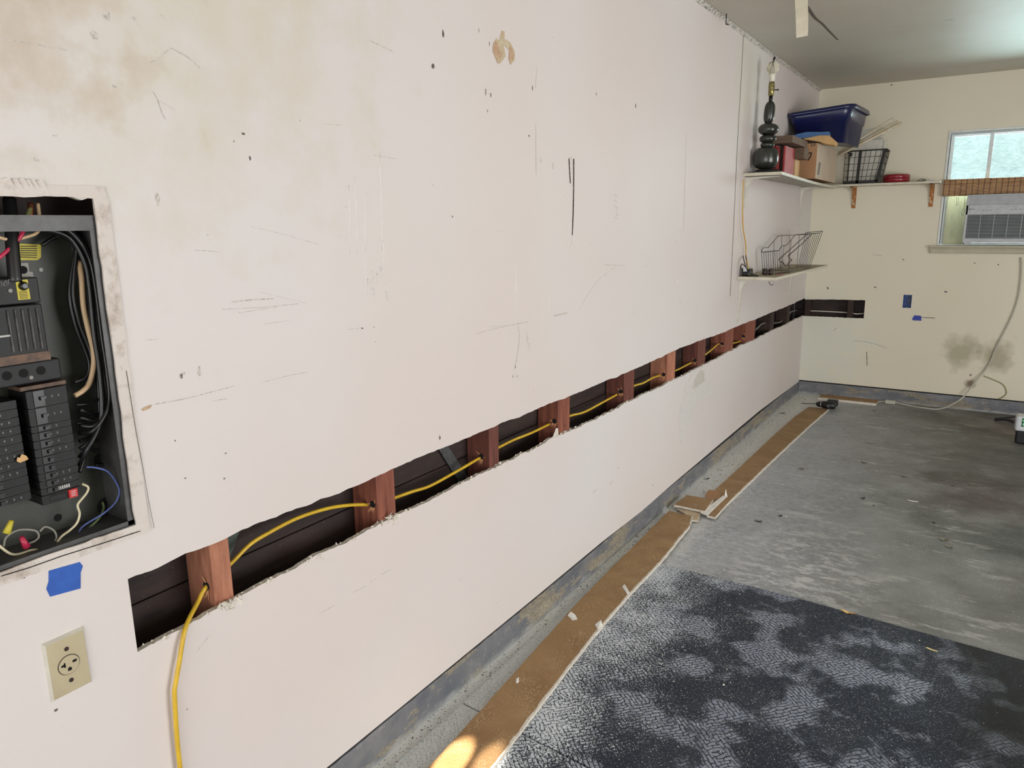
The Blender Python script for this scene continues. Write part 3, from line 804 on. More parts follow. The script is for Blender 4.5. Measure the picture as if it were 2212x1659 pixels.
    # splintered hole on the near side face
HOLES = [(447, 1266), (808, 1090), (1040, 986), (1200, 910), (1344, 846), (1434, 809), (1505, 779), (1567, 743), (1614, 727)]
for i, q in enumerate(HOLES):
    y0 = STUDS[i][0]
    c = PY(q[0], q[1], y0)
    c.x = min(-.03, max(c.x, -0.09))
    root = [o for o in scene.objects if o.name.startswith('wall_stud')][i]
    mb = MB(); rr = random.Random(i)
    mb.lathe([(0.010, 0), (0.010, 0.001)], c + Vector((0, -0.0012, 0)), 14, 0, Matrix.Rotation(PI / 2, 3, 'X'))
    for k in range(9):
        a = rr.uniform(0, 2 * PI); L = rr.uniform(.008, .022)
        if rr.random() < .5: a = -PI / 2 + rr.uniform(-.6, .6)
        p = c + Vector((math.cos(a) * .009, -.001, math.sin(a) * .009)); e = p + Vector((math.cos(a) * L * .7, -rr.uniform(.003, .012), math.sin(a) * L))
        s_ = Vector((-math.sin(a), 0, math.cos(a))) * .0022
        mb.add([p - s_, p + s_, e, p + Vector((0, -.002, 0))], [(0, 1, 2), (0, 2, 3), (1, 2, 3), (0, 1, 3)], 1)
    mb.build('drilled_hole', ['dark_hole', 'splinter'], root)
# back wall studs
for (x0, x1, lb) in ((0.0, 0.045, 'dark corner post behind the far wall, at the left end of the short slot'), (0.34, 0.385, 'dark stud inside the short slot of the far wall')):
    mb = MB(); mb.box(x0, x1, D + .0135, D + .105, 0.115, H - .02)
    mb.build('wall_stud', 'old_dark_board', bevel=0.003, label=lb, category='stud', group='studs behind the far wall')
mb = MB(); mb.prism([PX(*q, -.100) for q in [(942, 960), (962, 955), (1018, 1040), (998, 1052)]], (-0.003, 0, 0))
mb.build('brace_strap', 'strap_metal', label='grey metal strap running diagonally across the third bay of the slot', category='strap')
mb = MB(); mb.prism([PX(*q, -.096) for q in [(478, 1140), (524, 1128), (506, 1180), (494, 1210), (478, 1210)]], (-0.008, 0, 0))
mb.build('brace_board', 'strap_green', label='dull green board corner just right of the nearest stud', category='board')

# ================================================================== CABLES
def cable(name, pts, r, mat, label, cat, n=10, k=8, group=None, parent=None):
    mb = MB(); mb.tube(pts, r, n, k=k)
    return mb.build(name, mat, parent, label=label, category=cat, group=group)
cx = -0.052
c1 = [PX(392, 1700, .012), PX(389, 1659, .012), PX(382, 1590, .012), PX(377, 1500, .014), PX(379, 1478, .014), PX(388, 1425, .014), PX(397, 1370, .010), PX(407, 1340, -.004), PX(428, 1300, -.03)]
h0 = PY(447, 1266, STUDS[0][0]); c1.append(h0)
c1[0] = Vector((0.015, c1[0].y, c1[1].z - .12)); c1 = [Vector((0.05, c1[0].y + .03, 0.02)), Vector((0.02, c1[0].y + .01, .2))] + c1
segs = [[(503, 1213), (540, 1176), (580, 1151), (640, 1120), (700, 1100), (745, 1092), (785, 1090), (808, 1090)],
        [(853, 1075), (890, 1062), (930, 1049), (990, 1016), (1040, 987)],
        [(1078, 966), (1110, 950), (1150, 934), (1200, 910)],
        [(1232, 898), (1262, 890), (1300, 870), (1344, 846)],
        [(1371, 833), (1390, 827), (1412, 815), (1434, 809)],
        [(1460, 800), (1475, 793), (1490, 785), (1505, 779)],
        [(1526, 764), (1540, 753), (1552, 743), (1567, 743)],
        [(1586, 741), (1600, 736), (1614, 727)]]
pts = c1
for s_ in segs: pts += [PX(u, v, cx) for u, v in s_]
cable('yellow_cable', pts, 0.0048, 'yellow_jacket', 'yellow jacketed electrical cable threaded through the studs, end hanging out on the left', 'cable', 10, 5)
cable('grey_cable', [PX(u, v, cx) for u, v in ((1632, 712), (1638, 707), (1645, 700), (1652, 698), (1664, 699), (1673, 698), (1684, 696), (1692, 691), (1700, 686), (1708, 674), (1714, 672), (1721, 670))], .0045, 'grey_jacket',
      'short grey cable in the dark far bays of the left wall slot', 'cable', 8, 5)
cable('white_cable', [PY(u, v, D + .05) for u, v in ((1744, 671), (1780, 672.5), (1826, 675), (1838, 676), (1850, 678), (1866, 677))], .005, 'white_jacket',
      'pale cable running across the short slot in the far wall', 'cable', 8, 4)

# ================================================================== ELECTRICAL PANEL
ep = empty('electrical_panel', (-0.05, 0.51, 0.92), 'open grey electrical panel full of black breakers set into the left wall', 'electrical panel')
y0, y1, z0, z1, xb = 0.325, 0.700, 0.936, 1.500, -0.095
mb = MB()
mb.box(xb - .002, xb, y0, y1, z0, z1, 0)
mb.build('back_plate', 'panel_green', ep)
mb = MB()
mb.box(xb, 0.001, y1, y1 + .0015, z0, z1); mb.box(xb, 0.001, y0 - .0015, y0, z0, z1)
mb.box(xb, 0.001, y0, y1, z0 - .0015, z0); mb.box(xb, -0.002, y0, y1, z1, z1 + .0015)
mb.box(-0.006, -0.0035, y0, y1, z1 - 0.024, z1); mb.box(-0.005, -0.003, y1 - .012, y1, z0, z1 - .024); mb.box(-0.005, -0.003, y0, y0 + .012, z0, z1)
mb.box(-0.005, -0.003, y0, y1, z0, z0 + .008)
mb.build('enclosure', 'panel_grey', ep)
# painted border around the opening
mb = MB(); rr = random.Random(2)
def strip(p, q, w0, w1, side, t0=.003):
    n = 26; vs = []
    for i in range(n + 1):
        s_ = i / n; c = Vector(p) * (1 - s_) + Vector(q) * s_
        a = w0 + rr.uniform(-.0015, .0015); b_ = w1 + rr.uniform(-.001, .001)
        s2 = Vector(side)
        vs += [c - s2 * a, c - s2 * a + Vector((t0 + .001, 0, 0)), c + s2 * b_ + Vector((t0, 0, 0)), c + s2 * b_]
    mb.add(vs, [(i * 4 + j, i * 4 + j + 1, (i + 1) * 4 + j + 1, (i + 1) * 4 + j) for i in range(n) for j in range(3)], 0, False)
strip((0, y1 + .004, z0 - .02), (0, y1 + .004, z1 + .03), .006, .020, (0, 1, 0))
strip((0, y0 - .03, z0 - .004), (0, y1 + .02, z0 - .004), .004, .020, (0, 0, -1))
strip((0, y0 - .03, z1 + .034), (0, y1 + .02, z1 + .034), .004, .016, (0, 0, 1))
for k in range(6):
    p = PX(8 + k * 14 + rr.uniform(-4, 4), 402 + k * 1.5 + rr.uniform(-4, 2)); s2 = .016
    mb.add([p, p + Vector((.004, s2, -.002)), p + Vector((.007, s2 * .5, s2 * .8)), p + Vector((.001, -s2 * .3, s2 * .6))], [(0, 1, 2), (0, 2, 3), (0, 1, 3), (1, 2, 3)], 0)
mb.build('painted_border', 'trim_paint', ep)
mb = MB(); g = PX(72, 1060 - 40)
# dark crack lines beside the border
for pts_ in ([(262, 800), (270, 850), (283, 930), (296, 1000), (310, 1080), (322, 1140)],):
    ribbon_on(mb, [PX(u + 8, v) for u, v in pts_], .0009, (1, 0, 0), .0045)
ribbon_on(mb, [PX(u, v) for u, v in ((0, 1243), (60, 1225), (130, 1200), (220, 1172), (300, 1146))], .0016, (1, 0, 0), .0048)
ribbon_on(mb, [PX(u, v) for u, v in ((0, 1262), (28, 1254), (54, 1246))], .003, (1, 0, 0), .0012)
mb.build('edge_crack', 'dark_hole', ep)
# knockouts
mb = MB()
def disc(mb, c, r, t_, mi=0, axis='X', n=18):
    mb.lathe([(r, 0), (r, t_)], c, n, mi, Matrix.Rotation(PI / 2, 3, 'Y') if axis == 'X' else Matrix.Rotation(PI / 2, 3, 'X'))
for (u, v, r) in ((228, 1092, .017), (216, 992, .012), (125, 1118, .007)):
    mb = MB(); disc(mb, PX(u, v, xb), r, .001); mb.build('knockout_hole', 'dark_hole', ep)
mb = MB()
for (u, v, r) in ((207, 962, .013), (207, 962, .008)):
    c = PX(u, v, xb)
    mb.tube([c + Vector((.001, math.cos(a) * r, math.sin(a) * r)) for a in [i * PI / 6 for i in range(13)]], .0009, 5, 0, curve=False)
mb.build('knockout_ring', 'dark_hole', ep)
# main breaker
mx = -0.022
def pyz(u, v, x): p = PX(u, v, x); return p.y, p.z
ya, za = pyz(78, 603, mx); yb, zb_ = pyz(100, 780, mx)
Yr = 0.603
main = MB(); main.box(xb + .004, mx, 0.43, Yr, 1.360, 1.402)
mbo = main.build('main_breaker', 'bakelite', ep, bevel=.002)
mb = MB(); mb.box(xb + .004, mx - .004, 0.43, Yr + .002, 1.275, 1.358); mb.build('breaker_body', 'bakelite', mbo, bevel=.002)
mb = MB()
for k in range(5):
    y = Yr - .006 - k * .011
    mb.box(mx - .005, mx - .001, y - .003, y, 1.283, 1.352)
mb.build('cooling_ribs', 'bakelite_edge', mbo, bevel=.001)
mb = MB(); mb.box(mx - .004, mx - .0015, .47, Yr + .003, 1.263, 1.278); mb.build('old_tape_band', 'old_tape', mbo)
mb = MB(); mb.box(xb + .004, mx - .012, 0.45, Yr + .022, 1.225, 1.262); 
mb.build('lug_block', 'bakelite', mbo, bevel=.003)
mb = MB()
for y in (0.54, .565, .592): disc(mb, (mx - .013, y, 1.245), .0075, .0015)
mb.build('lug_hole', 'dark_hole', mbo)
mb = MB(); q = [PX(*p, mx + .0006) for p in ((34, 610), (60, 607), (71, 650), (46, 654))]
ym, zm = q[0].y, q[0].z
mb.box(mx, mx + .0008, q[0].y, q[1].y, 1.367, 1.399, 0)
for k in range(6): mb.box(mx + .0008, mx + .001, q[0].y + .002, q[1].y - .003, 1.3685 + k * .0022, 1.3695 + k * .0022, 1)
mb.build('yellow_label', ['warning_yellow', 'label_ink'], mbo, label='yellow label with fine black print')
mb = MB(); c = Vector((mx, (q[0].y + q[1].y) / 2 + .001, 1.389)); mb.lathe([(.008, 0), (.006, .006), (.004, .008)], c, 16, 0, Matrix.Rotation(PI / 2, 3, 'Y'))
mb.build('label_knob', 'toggle', mbo)
for c_ in ((mx, q[0].y - .010, 1.383), (mx - .008, Yr + .010, 1.413), (mx - .012, .575, 1.236)):
    mb = MB(); disc(mb, Vector(c_), .0032, .0018); mb.build('screw_head', 'bright_metal', mbo)
mb = MB(); mb.box(mx - .02, mx - .016, Yr - .022, Yr - .004, 1.402, 1.425); mb.box(mx - .02, mx - .016, Yr - .004, Yr + .001, 1.36, 1.41)
disc(mb, Vector((mx - .016, Yr - .013, 1.414)), .0065, .0008, 1)
mb.build('bus_tab', ['bright_metal', 'dark_hole'], mbo, label='silver metal tab with a dark hole')
mb = MB(); mb.box(mx - .005, mx - .003, .515, .524, 1.324, 1.332); mb.box(mx - .0035, mx - .002, .535, .55, 1.3095, 1.3125, 1)
mb.box(mx - .0035, mx - .0015, .49, .535, 1.346, 1.350)
mb.build('breaker_marking', ['bakelite_edge', 'marking_white'], mbo)
mb = MB()
for k, (u, v) in enumerate(((2, 613), (8, 613), (13, 611), (17, 609))):
    p = PX(u, v, mx); mb.box(mx, mx + .0004, p.y, p.y + .0012, p.z - .004, p.z + .004, 0); mb.box(mx, mx + .0004, p.y, p.y + .004, p.z - .001 + .004 * (k % 2), p.z + .004 * (k % 2), 0)
mb.build('raised_lettering', 'marking_faint', mbo)
# branch breakers
def breaker(yl, yr, zt_, zb2, x, style, lbl=None):
    mb = MB()
    mb.box(xb + .004, x, yl, yr, zb2 + .0006, zt_ - .0006, 0)
    mb.box(x, x + .0006, yl + .002, yr - .002, zb2 + .0002, zb2 + .0012, 1)
    o = mb.build('breaker', ['bakelite', 'bakelite_edge'], ep, bevel=.0008, seg=1)
    zc = (zt_ + zb2) / 2; hgt = (zt_ - zb2)
    m2 = MB()
    w = yr - yl
    m2.box(x, x + .0015, yl + w * .16, yl + w * .42, zb2 + .0016, zt_ - .0016)
    m2.box(x + .0015, x + .006, yl + w * .30, yl + w * .40, zc - min(.003, hgt * .25), zc + min(.003, hgt * .25))
    m2.build('toggle', 'toggle', o)
    if style:
        m3 = MB()
        for k in range(2 + style % 2):
            yy = yl + w * (.44 + .16 * k) if style < 3 else yl + w * (.45 + .1 * k)
            m3.box(x, x + .0004, yy, yy + .0022, zc - .002, zc + .0018)
        m3.build('ampere_marking', 'marking_faint', o)
    return o
yl, yr = 0.5615, 0.6265
zt_ = 1.214; zs = [1.214, 1.184, 1.153, 1.1415, 1.127, 1.1125, 1.098, 1.0835, 1.069, 1.0555, 1.042, 1.030]
for i in range(len(zs) - 1): breaker(yl, yr, zs[i], zs[i + 1], -.030, [1, 1, 2, 2, 2, 1, 0, 0, 1, 1, 2][i])
mb = MB(); mb.box(xb + .004, -.030, yl, yr, 1.012, 1.029, 0); mb.box(-.030, -.0285, yl + .012, yr - .026, 1.016, 1.026, 0)
last = mb.build('breaker', ['bakelite'], ep, bevel=.0008, seg=1)
mb = MB(); mb.box(-.030, -.026, yr - .022, yr - .008, 1.0125, 1.0275, 0)
for k in range(3): mb.box(-.026, -.0257, yr - .019, yr - .011, 1.0155 + .0038 * k, 1.0170 + .0038 * k, 1)
mb.build('red_test_button', ['warning_red', 'marking_white'], last, label='small red test button')
mb = MB(); mb.box(xb + .004, -.037, yl - .004, yr + .004, 1.2145, 1.221, 0); mb.build('breaker_rail', 'old_tape', ep)
zs = [1.204 - .0145 * i for i in range(13)]
for i in range(12): breaker(.478, .5465, zs[i], zs[i + 1], -.032, [2, 2, 1, 1, 1, 2, 1, 2, 1, 0, 0, 1][i])
for i in range(12): breaker(.404, .470, zs[i], zs[i + 1], -.032, [2, 1, 1, 2][i % 4])
mb = MB()
for k in range(7): mb.box(-.0296, -.0290, yr - .042 + k * .0036, yr - .0395 + k * .0036, 1.0325, 1.0385)
mb.build('maker_lettering', 'marking_white', ep)
mb = MB(); p = PX(36, 996, -.026); q2 = PX(56, 984, -.026)
mb.add([p, p + Vector((.001, .004, -.004)), p + Vector((.002, .016, -.002)), q2 + Vector((0, .003, -.006)), q2, q2 + Vector((0, -.006, .004)), q2 + Vector((.001, -.010, -.001)), p + Vector((0, .002, .006))], [(0, 1, 2, 3, 4, 5, 6, 7)])
mb.build('paint_chip', 'envelope_tan', ep, label='curled tan paint chip stuck on the left breakers')
mb = MB()
q = [PX(*p, xb + .002) for p in ((36, 526), (88, 528), (88, 556), (80, 562), (42, 562))]
mb.prism(q, (.001, 0, 0), 0)
for k in range(6):
    a = PX(44, 532 + 4.6 * k, xb + .0032); b_ = PX(80, 532 + 4.9 * k, xb + .0032); ribbon_on(mb, [a, b_], .0018, (1, 0, 0), 0, 1)
mb.build('warning_sticker', ['warning_yellow', 'label_ink'], ep, label='yellow warning sticker with black print')
# wires of the panel
def wire(name, px, r, mat, label=None, k=6, n=8):
    mb = MB(); mb.tube([PX(u, v, x) for (u, v, x) in px], r, n, k=k); return mb.build(name, mat, ep, label=label)
for i in range(9):
    d_ = -.062 + (i % 4) * .013
    wire('black_wire', [(60, 478 + i * 2, d_), (100, 474 + i * 3.2, d_), (150, 490 + i * 3.5, d_), (196 - i * 2.0, 540 + i * 4, d_), (216 - i * 3.4, 620, d_), (231 - i * 4.2, 720, d_),
                        (243 - i * 4.2, 800, d_), (248 - i * 4.4, 850 + i * 8, d_ + .005), (216 - i * 4, 895 + i * 11, d_ + .01), (172, 885 + i * 17, -.045)], .0036, 'dark_jacket')
wire('black_wire', [(90, 530, -.07), (120, 512, -.07), (150, 512, -.06), (163, 530, -.06), (158, 570, -.06), (150, 620, -.06), (152, 660, -.06), (165, 710, -.06), (185, 760, -.06), (193, 790, -.06), (185, 815, -.06), (160, 826, -.06)], .0035, 'dark_jacket')
wire('black_wire', [(130, 500, -.06), (150, 512, -.055), (165, 535, -.055), (160, 590, -.055), (158, 640, -.055), (172, 700, -.055), (195, 760, -.055), (200, 800, -.055), (185, 830, -.055)], .0035, 'dark_jacket')
for i in range(3):
    wire('black_wire', [(225 + 6 * i, 740, -.07), (240 + 4 * i, 850, -.07), (246 + i, 920, -.07), (247, 985 + 4 * i, -.075), (236, 1002, -.085), (205, 1005, -.09)], .003, 'dark_jacket')
for (y_, z_) in ((885, 905), (925, 940)):
    wire('black_wire', [(165, y_ - 10, -.05), (195, y_ - 14, -.05), (225, y_ - 30, -.055), (240, y_ - 50, -.06)], .0022, 'dark_jacket')
wire('service_conductor', [(20, 430, -.07), (24, 480, -.05), (27, 540, -.035), (32, 600, -.025), (33, 604, -.026)], .010, 'dark_jacket', 'thick black service conductor')
wire('cream_wire', [(171, 565, -.06), (176, 600, -.05), (180, 660, -.048), (190, 710, -.048), (201, 755, -.048), (202, 790, -.048), (193, 828, -.05), (178, 845, -.05), (161, 855, -.05)], .0048, 'cream_wire', 'thick cream wire')
wire('red_wire', [(-8, 562, -.03), (12, 545, -.03), (34, 524, -.035), (48, 505, -.035), (52, 488, -.04), (60, 476, -.05)], .0032, 'red_wire')
wire('cream_wire', [(-10, 510, -.04), (15, 517, -.038), (35, 517, -.038), (60, 511, -.038), (78, 504, -.04), (86, 492, -.045), (86, 474, -.05), (82, 440, -.06)], .0028, 'cream_wire', 'thin cream wire looping at the top')
wire('olive_wire', [(-10, 489, -.045), (15, 488, -.045), (38, 480, -.045), (56, 471, -.05), (66, 450, -.06)], .0036, 'olive_wire')
wire('copper_wire', [(62, 480, -.06), (66, 462, -.06), (66, 440, -.065)], .005, 'copper')
wire('blue_wire', [(186, 1009, -.05), (205, 1010, -.045), (232, 1018, -.04), (250, 1040, -.04), (258, 1062, -.04), (250, 1085, -.045), (225, 1108, -.05), (192, 1128, -.055), (176, 1140, -.055), (170, 1155, -.055), (176, 1168, -.06)], .0018, 'blue_wire')
wire('white_wire', [(176, 1045, -.045), (190, 1052, -.045), (187, 1065, -.045), (170, 1086, -.045), (168, 1095, -.045), (172, 1110, -.045), (166, 1130, -.045), (150, 1146, -.045), (132, 1160, -.045), (118, 1180, -.04),
                    (100, 1189, -.04), (70, 1188, -.04), (40, 1197, -.04), (20, 1195, -.04), (-10, 1172, -.04)], .0022, 'white_wire')
wire('grey_wire', [(8, 1180, -.05), (14, 1160, -.05), (40, 1145, -.05), (75, 1146, -.05), (84, 1158, -.05), (76, 1168, -.05), (62, 1174, -.05)], .0018, 'grey_jacket')
wire('grey_wire', [(86, 1148, -.05), (98, 1138, -.05), (116, 1146, -.05), (122, 1162, -.05), (112, 1180, -.05)], .0018, 'grey_jacket')
wire('green_wire', [(130, 1180, -.06), (165, 1162, -.06), (195, 1138, -.06), (215, 1118, -.065), (224, 1098, -.08), (222, 1085, -.09)], .0022, 'green_wire')
for (u, v, u2, v2, m_, lb) in ((25, 1124, 14, 1152, 'warning_yellow', 'yellow wire nut'), (46, 1160, 58, 1182, 'red_wire', 'red wire nut')):
    a = PX(u, v, -.04); b_ = PX(u2, v2, -.04)
    mb = MB(); mb.tube([a, (a + b_) / 2, b_], lambda s_: .0038 + .0028 * s_, 8, curve=False); mb.build('wire_nut', m_, ep, label=lb)

# ================================================================== TAPE, OUTLET
mb = MB(); mb.prism([PX(*q, .0004) for q in [(105, 1233), (172, 1214), (179, 1223), (174, 1237), (174, 1271), (108, 1289), (100, 1272), (105, 1255)]], (.0005, 0, 0))
mb.build('painters_tape', 'blue_tape', label='blue painters tape patch just below the electrical panel', category='tape')
mb = MB(); mb.prism([PY(*q, D - .0004) for q in [(1975, 681), (1988, 682), (1991, 684), (1990, 693), (1972, 692), (1970, 689)]], (0, -.0006, 0))
mb.build('painters_tape', 'blue_tape_far', label='small blue tape scrap on the far wall under the blue box', category='tape')

ol = empty('wall_outlet', (0, .549, .668), 'ivory plate with one round three-slot receptacle, low on the left wall', 'outlet')
mb = MB(); ya, yb, za, zb_ = .512, .583, .670, .783
n = .004
mb.add([(0, ya, za), (0, yb, za), (0, yb, zb_), (0, ya, zb_), (.006, ya + n, za + n), (.006, yb - n, za + n), (.006, yb - n, zb_ - n), (.006, ya + n, zb_ - n)],
       [(4, 5, 6, 7)], 0)
mb.add([(0, ya, za), (0, yb, za), (0, yb, zb_), (0, ya, zb_), (.006, ya + n, za + n), (.006, yb - n, za + n), (.006, yb - n, zb_ - n), (.006, ya + n, zb_ - n)],
       [(0, 1, 5, 4), (1, 2, 6, 5), (2, 3, 7, 6), (3, 0, 4, 7)], 1)
mb.build('plate', ['ivory_plate', 'plate_edge'], ol)
yc, zc = .5475, .727
mb = MB(); disc(mb, Vector((.0055, yc, zc)), .0185, .001, 1, n=32); disc(mb, Vector((.0055, yc, zc)), .0172, .0022, 0, n=32)
rec = mb.build('receptacle', ['ivory_plate', 'brown_dark'], ol)
mb = MB()
mb.box(.0070, .0082, yc - .0130, yc - .0065, zc + .0005, zc + .0045); mb.box(.0070, .0082, yc - .0085, yc - .0062, zc - .002, zc + .007)
mb.box(.0070, .0082, yc + .0060, yc + .0130, zc + .0010, zc + .0055)
mb.prism([(.0070, yc - .0032, zc - .011), (.0070, yc + .0032, zc - .011), (.0070, yc + .0032, zc - .0065), (.0070, yc, zc - .0040), (.0070, yc - .0032, zc - .0065)], (.0012, 0, 0))
mb.build('slot', 'dark_hole', rec)
for dz in (.0305, -.0305):
    mb = MB(); disc(mb, Vector((.0058, yc, zc + dz)), .0038, .0015); mb.build('screw', 'brown_dark', ol)

mb = MB(); xo = OB
mb.box(OB[0], OB[1], D + .045, D + .047, OB[2], OB[3]); mb.box(OB[0], OB[0] + .0025, D - .002, D + .045, OB[2], OB[3]); mb.box(OB[1] - .0025, OB[1], D - .002, D + .045, OB[2], OB[3])
mb.box(OB[0], OB[1], D - .002, D + .045, OB[2], OB[2] + .0025); mb.box(OB[0], OB[1], D - .002, D + .045, OB[3] - .0025, OB[3])
for (zz) in (OB[2] + .002, OB[3] - .010): mb.box(OB[0] + .02, OB[1] - .02, D - .001, D + .004, zz, zz + .008)
ob = mb.build('outlet_box', 'box_blue', label='blue plastic outlet box set in the far wall', category='outlet box')
mb = MB(); mb.tube([(OB[0] + .03, D + .04, OB[3] - .02), (OB[0] + .045, D + .02, OB[3] - .03), (OB[0] + .04, D + .02, OB[2] + .05), (OB[0] + .05, D + .04, OB[2] + .03)], .003, 6)
mb.build('wire_end', 'grey_jacket', ob)

# ================================================================== SHELVES
def bracket(name, y_, ztop, arm, leg, x0, label, legw=.022, group='white shelf brackets'):
    """pressed steel bracket on the left wall: a tapering leg and a tapering arm joined by a curve"""
    mb = MB(); w = legw
    pts_ = [(x0 + .001, ztop), (x0 + .001 + arm, ztop), (x0 + .001 + arm, ztop - .006), (x0 + .055, ztop - .014), (x0 + .030, ztop - .030), (x0 + .016, ztop - .065), (x0 + .004, ztop - leg), (x0 + .001, ztop - leg)]
    mb.prism([(a, y_ - w / 2, z) for a, z in pts_], (0, .003, 0))
    mb.prism([(a, y_ + w / 2 - .003, z) for a, z in pts_], (0, .003, 0))
    tri = lambda hw: hw
    mb.add([(x0 + .0012, y_ - w / 2, ztop), (x0 + .0012, y_ + w / 2, ztop), (x0 + .0012, y_ + w * .2, ztop - leg), (x0 + .0012, y_ - w * .2, ztop - leg)], [(0, 1, 2, 3)])
    in_ = pts_[2:7]
    for (a, b_) in zip(in_, in_[1:]):
        mb.add([(a[0], y_ - w / 2, a[1]), (a[0], y_ + w / 2, a[1]), (b_[0], y_ + w / 2, b_[1]), (b_[0], y_ - w / 2, b_[1])], [(0, 1, 2, 3)])
    mb.box(x0 + .001, x0 + arm, y_ - w / 2, y_ + w / 2, ztop - .002, ztop)
    return mb.build(name, 'bracket_white', label=label, category='bracket', group=group, origin=(x0, y_, ztop - leg))
# upper left shelf (sagging)
def sag(y): return 1.765 - .020 * math.sin(min(1, max(0, (y - 4.594) / 1.75)) * PI / 2 * 1.25)
mb = MB(); n = 24; yA, yB, wS, thS = 4.594, 6.45, .228, .017
vs = []
for i in range(n + 1):
    y = yA + (yB - yA) * i / n; zf = sag(y)
    vs += [(.002, y, 1.765), (wS, y, zf), (wS, y, zf - thS), (.002, y, 1.765 - thS)]
fs = []
for i in range(n):
    a = i * 4; b_ = a + 4
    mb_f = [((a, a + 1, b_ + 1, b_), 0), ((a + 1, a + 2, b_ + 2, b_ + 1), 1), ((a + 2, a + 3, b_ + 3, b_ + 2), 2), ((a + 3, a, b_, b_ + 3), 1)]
    fs += mb_f
o0 = len(mb.v); mb.v += [Vector(v) for v in vs]
for f, mi in fs + [((0, 1, 2, 3), 1), ((n * 4, n * 4 + 3, n * 4 + 2, n * 4 + 1), 1)]:
    mb.f.append(list(f)); mb.mi.append(mi); mb.sm.append(False)
mb.build('wall_shelf', ['shelf_dusty', 'shelf_white', 'shelf_under'], label='long upper white shelf on the left wall, holding lamp and boxes', category='shelf')
zB = 1.763
mb = MB(); mb.box(.232, .935, 6.478, D - .001, zB - .016, zB, 0); mb.box(.002, .232, 6.455, D - .001, zB - .016, zB, 0)
mb.build('wall_shelf', 'shelf_white', bevel=.002, label='narrow white shelf along the far wall, reaching the window', category='shelf')
bracket('shelf_bracket', 4.665, 1.747, .20, .185, 0, 'white bracket under the near end of the upper left shelf')
bracket('shelf_bracket', 6.22, 1.742, .215, .30, 0, 'white bracket in the corner under the upper left shelf')
mb = MB(); n = 1; zC = 1.150
mb.prism([(.002, 4.59, zC), (.233, 4.59, zC), (.262, 6.10, zC), (.002, 6.10, zC)], (0, 0, -.018), 0, 1)
mb.build('wall_shelf', ['shelf_dusty', 'shelf_white'], bevel=.001, label='lower white shelf on the left wall, holding the wire rack', category='shelf')
bracket('shelf_bracket', 4.655, 1.131, .20, .275, 0, 'white bracket under the near end of the lower shelf')
bracket('shelf_bracket', 6.05, 1.131, .20, .26, 0, 'slim white bracket under the far end of the lower shelf')
for (u0, v0, u1, v1, lb) in ((1847, 408, 1850, 459, 'rusty bracket under the far shelf, below the wire basket'), (2015, 400, 2013, 452, 'rusty bracket under the far shelf, beside the window')):
    a = PY(u0, v0); xx = a.x; mb = MB(); L = .185
    pts_ = [(D - .001, zB - .017), (D - .16, zB - .017), (D - .16, zB - .022), (D - .05, zB - .032), (D - .022, zB - .06), (D - .005, zB - L), (D - .001, zB - L)]
    for s_ in (-1, 1):
        mb.prism([(xx + s_ * .014, y, z) for y, z in pts_], (-s_ * .003, 0, 0))
    mb.add([(xx - .014, D - .0015, zB - .017), (xx + .014, D - .0015, zB - .017), (xx + .009, D - .0015, zB - L), (xx - .009, D - .0015, zB - L)], [(0, 1, 2, 3)])
    in_ = pts_[2:6]
    for (p, q) in zip(in_, in_[1:]):
        k0 = 1; mb.add([(xx - .014, p[0], p[1]), (xx + .014, p[0], p[1]), (xx + .012, q[0], q[1]), (xx - .012, q[0], q[1])], [(0, 1, 2, 3)])
    mb.build('shelf_bracket', 'rust', label=lb, category='bracket', group='rusty shelf brackets')
hk = [Vector((.150, 4.66, 1.132)), Vector((.150, 4.66, 1.118)), Vector((.152, 4.66, 1.108)), Vector((.163, 4.66, 1.101)), Vector((.175, 4.66, 1.104)), Vector((.178, 4.66, 1.110))]
hk = [PY(1665, 603, 4.66), PY(1662, 608, 4.66), PY(1662, 612, 4.66), PY(1666, 616, 4.66), PY(1671, 614, 4.66)]
hk[0].z = 1.134
cable('cup_hook', hk, .0018, 'black_metal', 'small dark cup hook screwed under the lower shelf', 'hook', 6, 4)

# ---- lamp on the upper shelf
LY = 4.78
base = PY(1657, 366, LY); LX = .098
lamp = empty('table_lamp', (LX, LY, 1.765), 'dark stacked-stone table lamp without a shade on the upper shelf', 'lamp')
def zof(u, v): return PY(u, v, LY).z
def stone(name, u, vt, vb, w, sq=2.4, lean=0):
    zt2, zb2 = zof(u, vt), zof(u, vb); r = .84 * w / 2 * (LY * 1.07) / 1581 / .98
    c = PY(u, (vt + vb) / 2, LY)
    prof = []
    for i in range(15):
        a = -PI / 2 + PI * i / 14
        ca = abs(math.cos(a)) ** (2 / sq); sa = math.copysign(abs(math.sin(a)) ** (2 / sq), math.sin(a))
        prof.append((max(.001, ca * r), sa * (zt2 - zb2) / 2))
    mb = MB(); mb.lathe(prof, (c.x, LY, (zt2 + zb2) / 2), 26, 0, Matrix.Rotation(lean, 3, 'Y')); return mb.build(name, 'lamp_stone', lamp)
zb0 = 1.7655
mb = MB(); mb.lathe([(.002, 0), (.098, 0), (.100, .004), (.096, .010), (.072, .020), (.066, .026), (.002, .028)], (LX, LY, zb0), 30); mb.build('base', 'lamp_stone', lamp)
stone('large_stone', 1654, 318, 366, 55, 3.0)
stone('flat_stone', 1658, 307, 320, 30, 2.6)
stone('flat_stone', 1659, 291, 309, 36, 2.5)
stone('round_stone', 1660, 266, 293, 43, 2.3, .05)
stone('tall_stone', 1662, 219, 268, 23, 2.8, .06)
cp = lambda u, v: PY(u, v, LY)
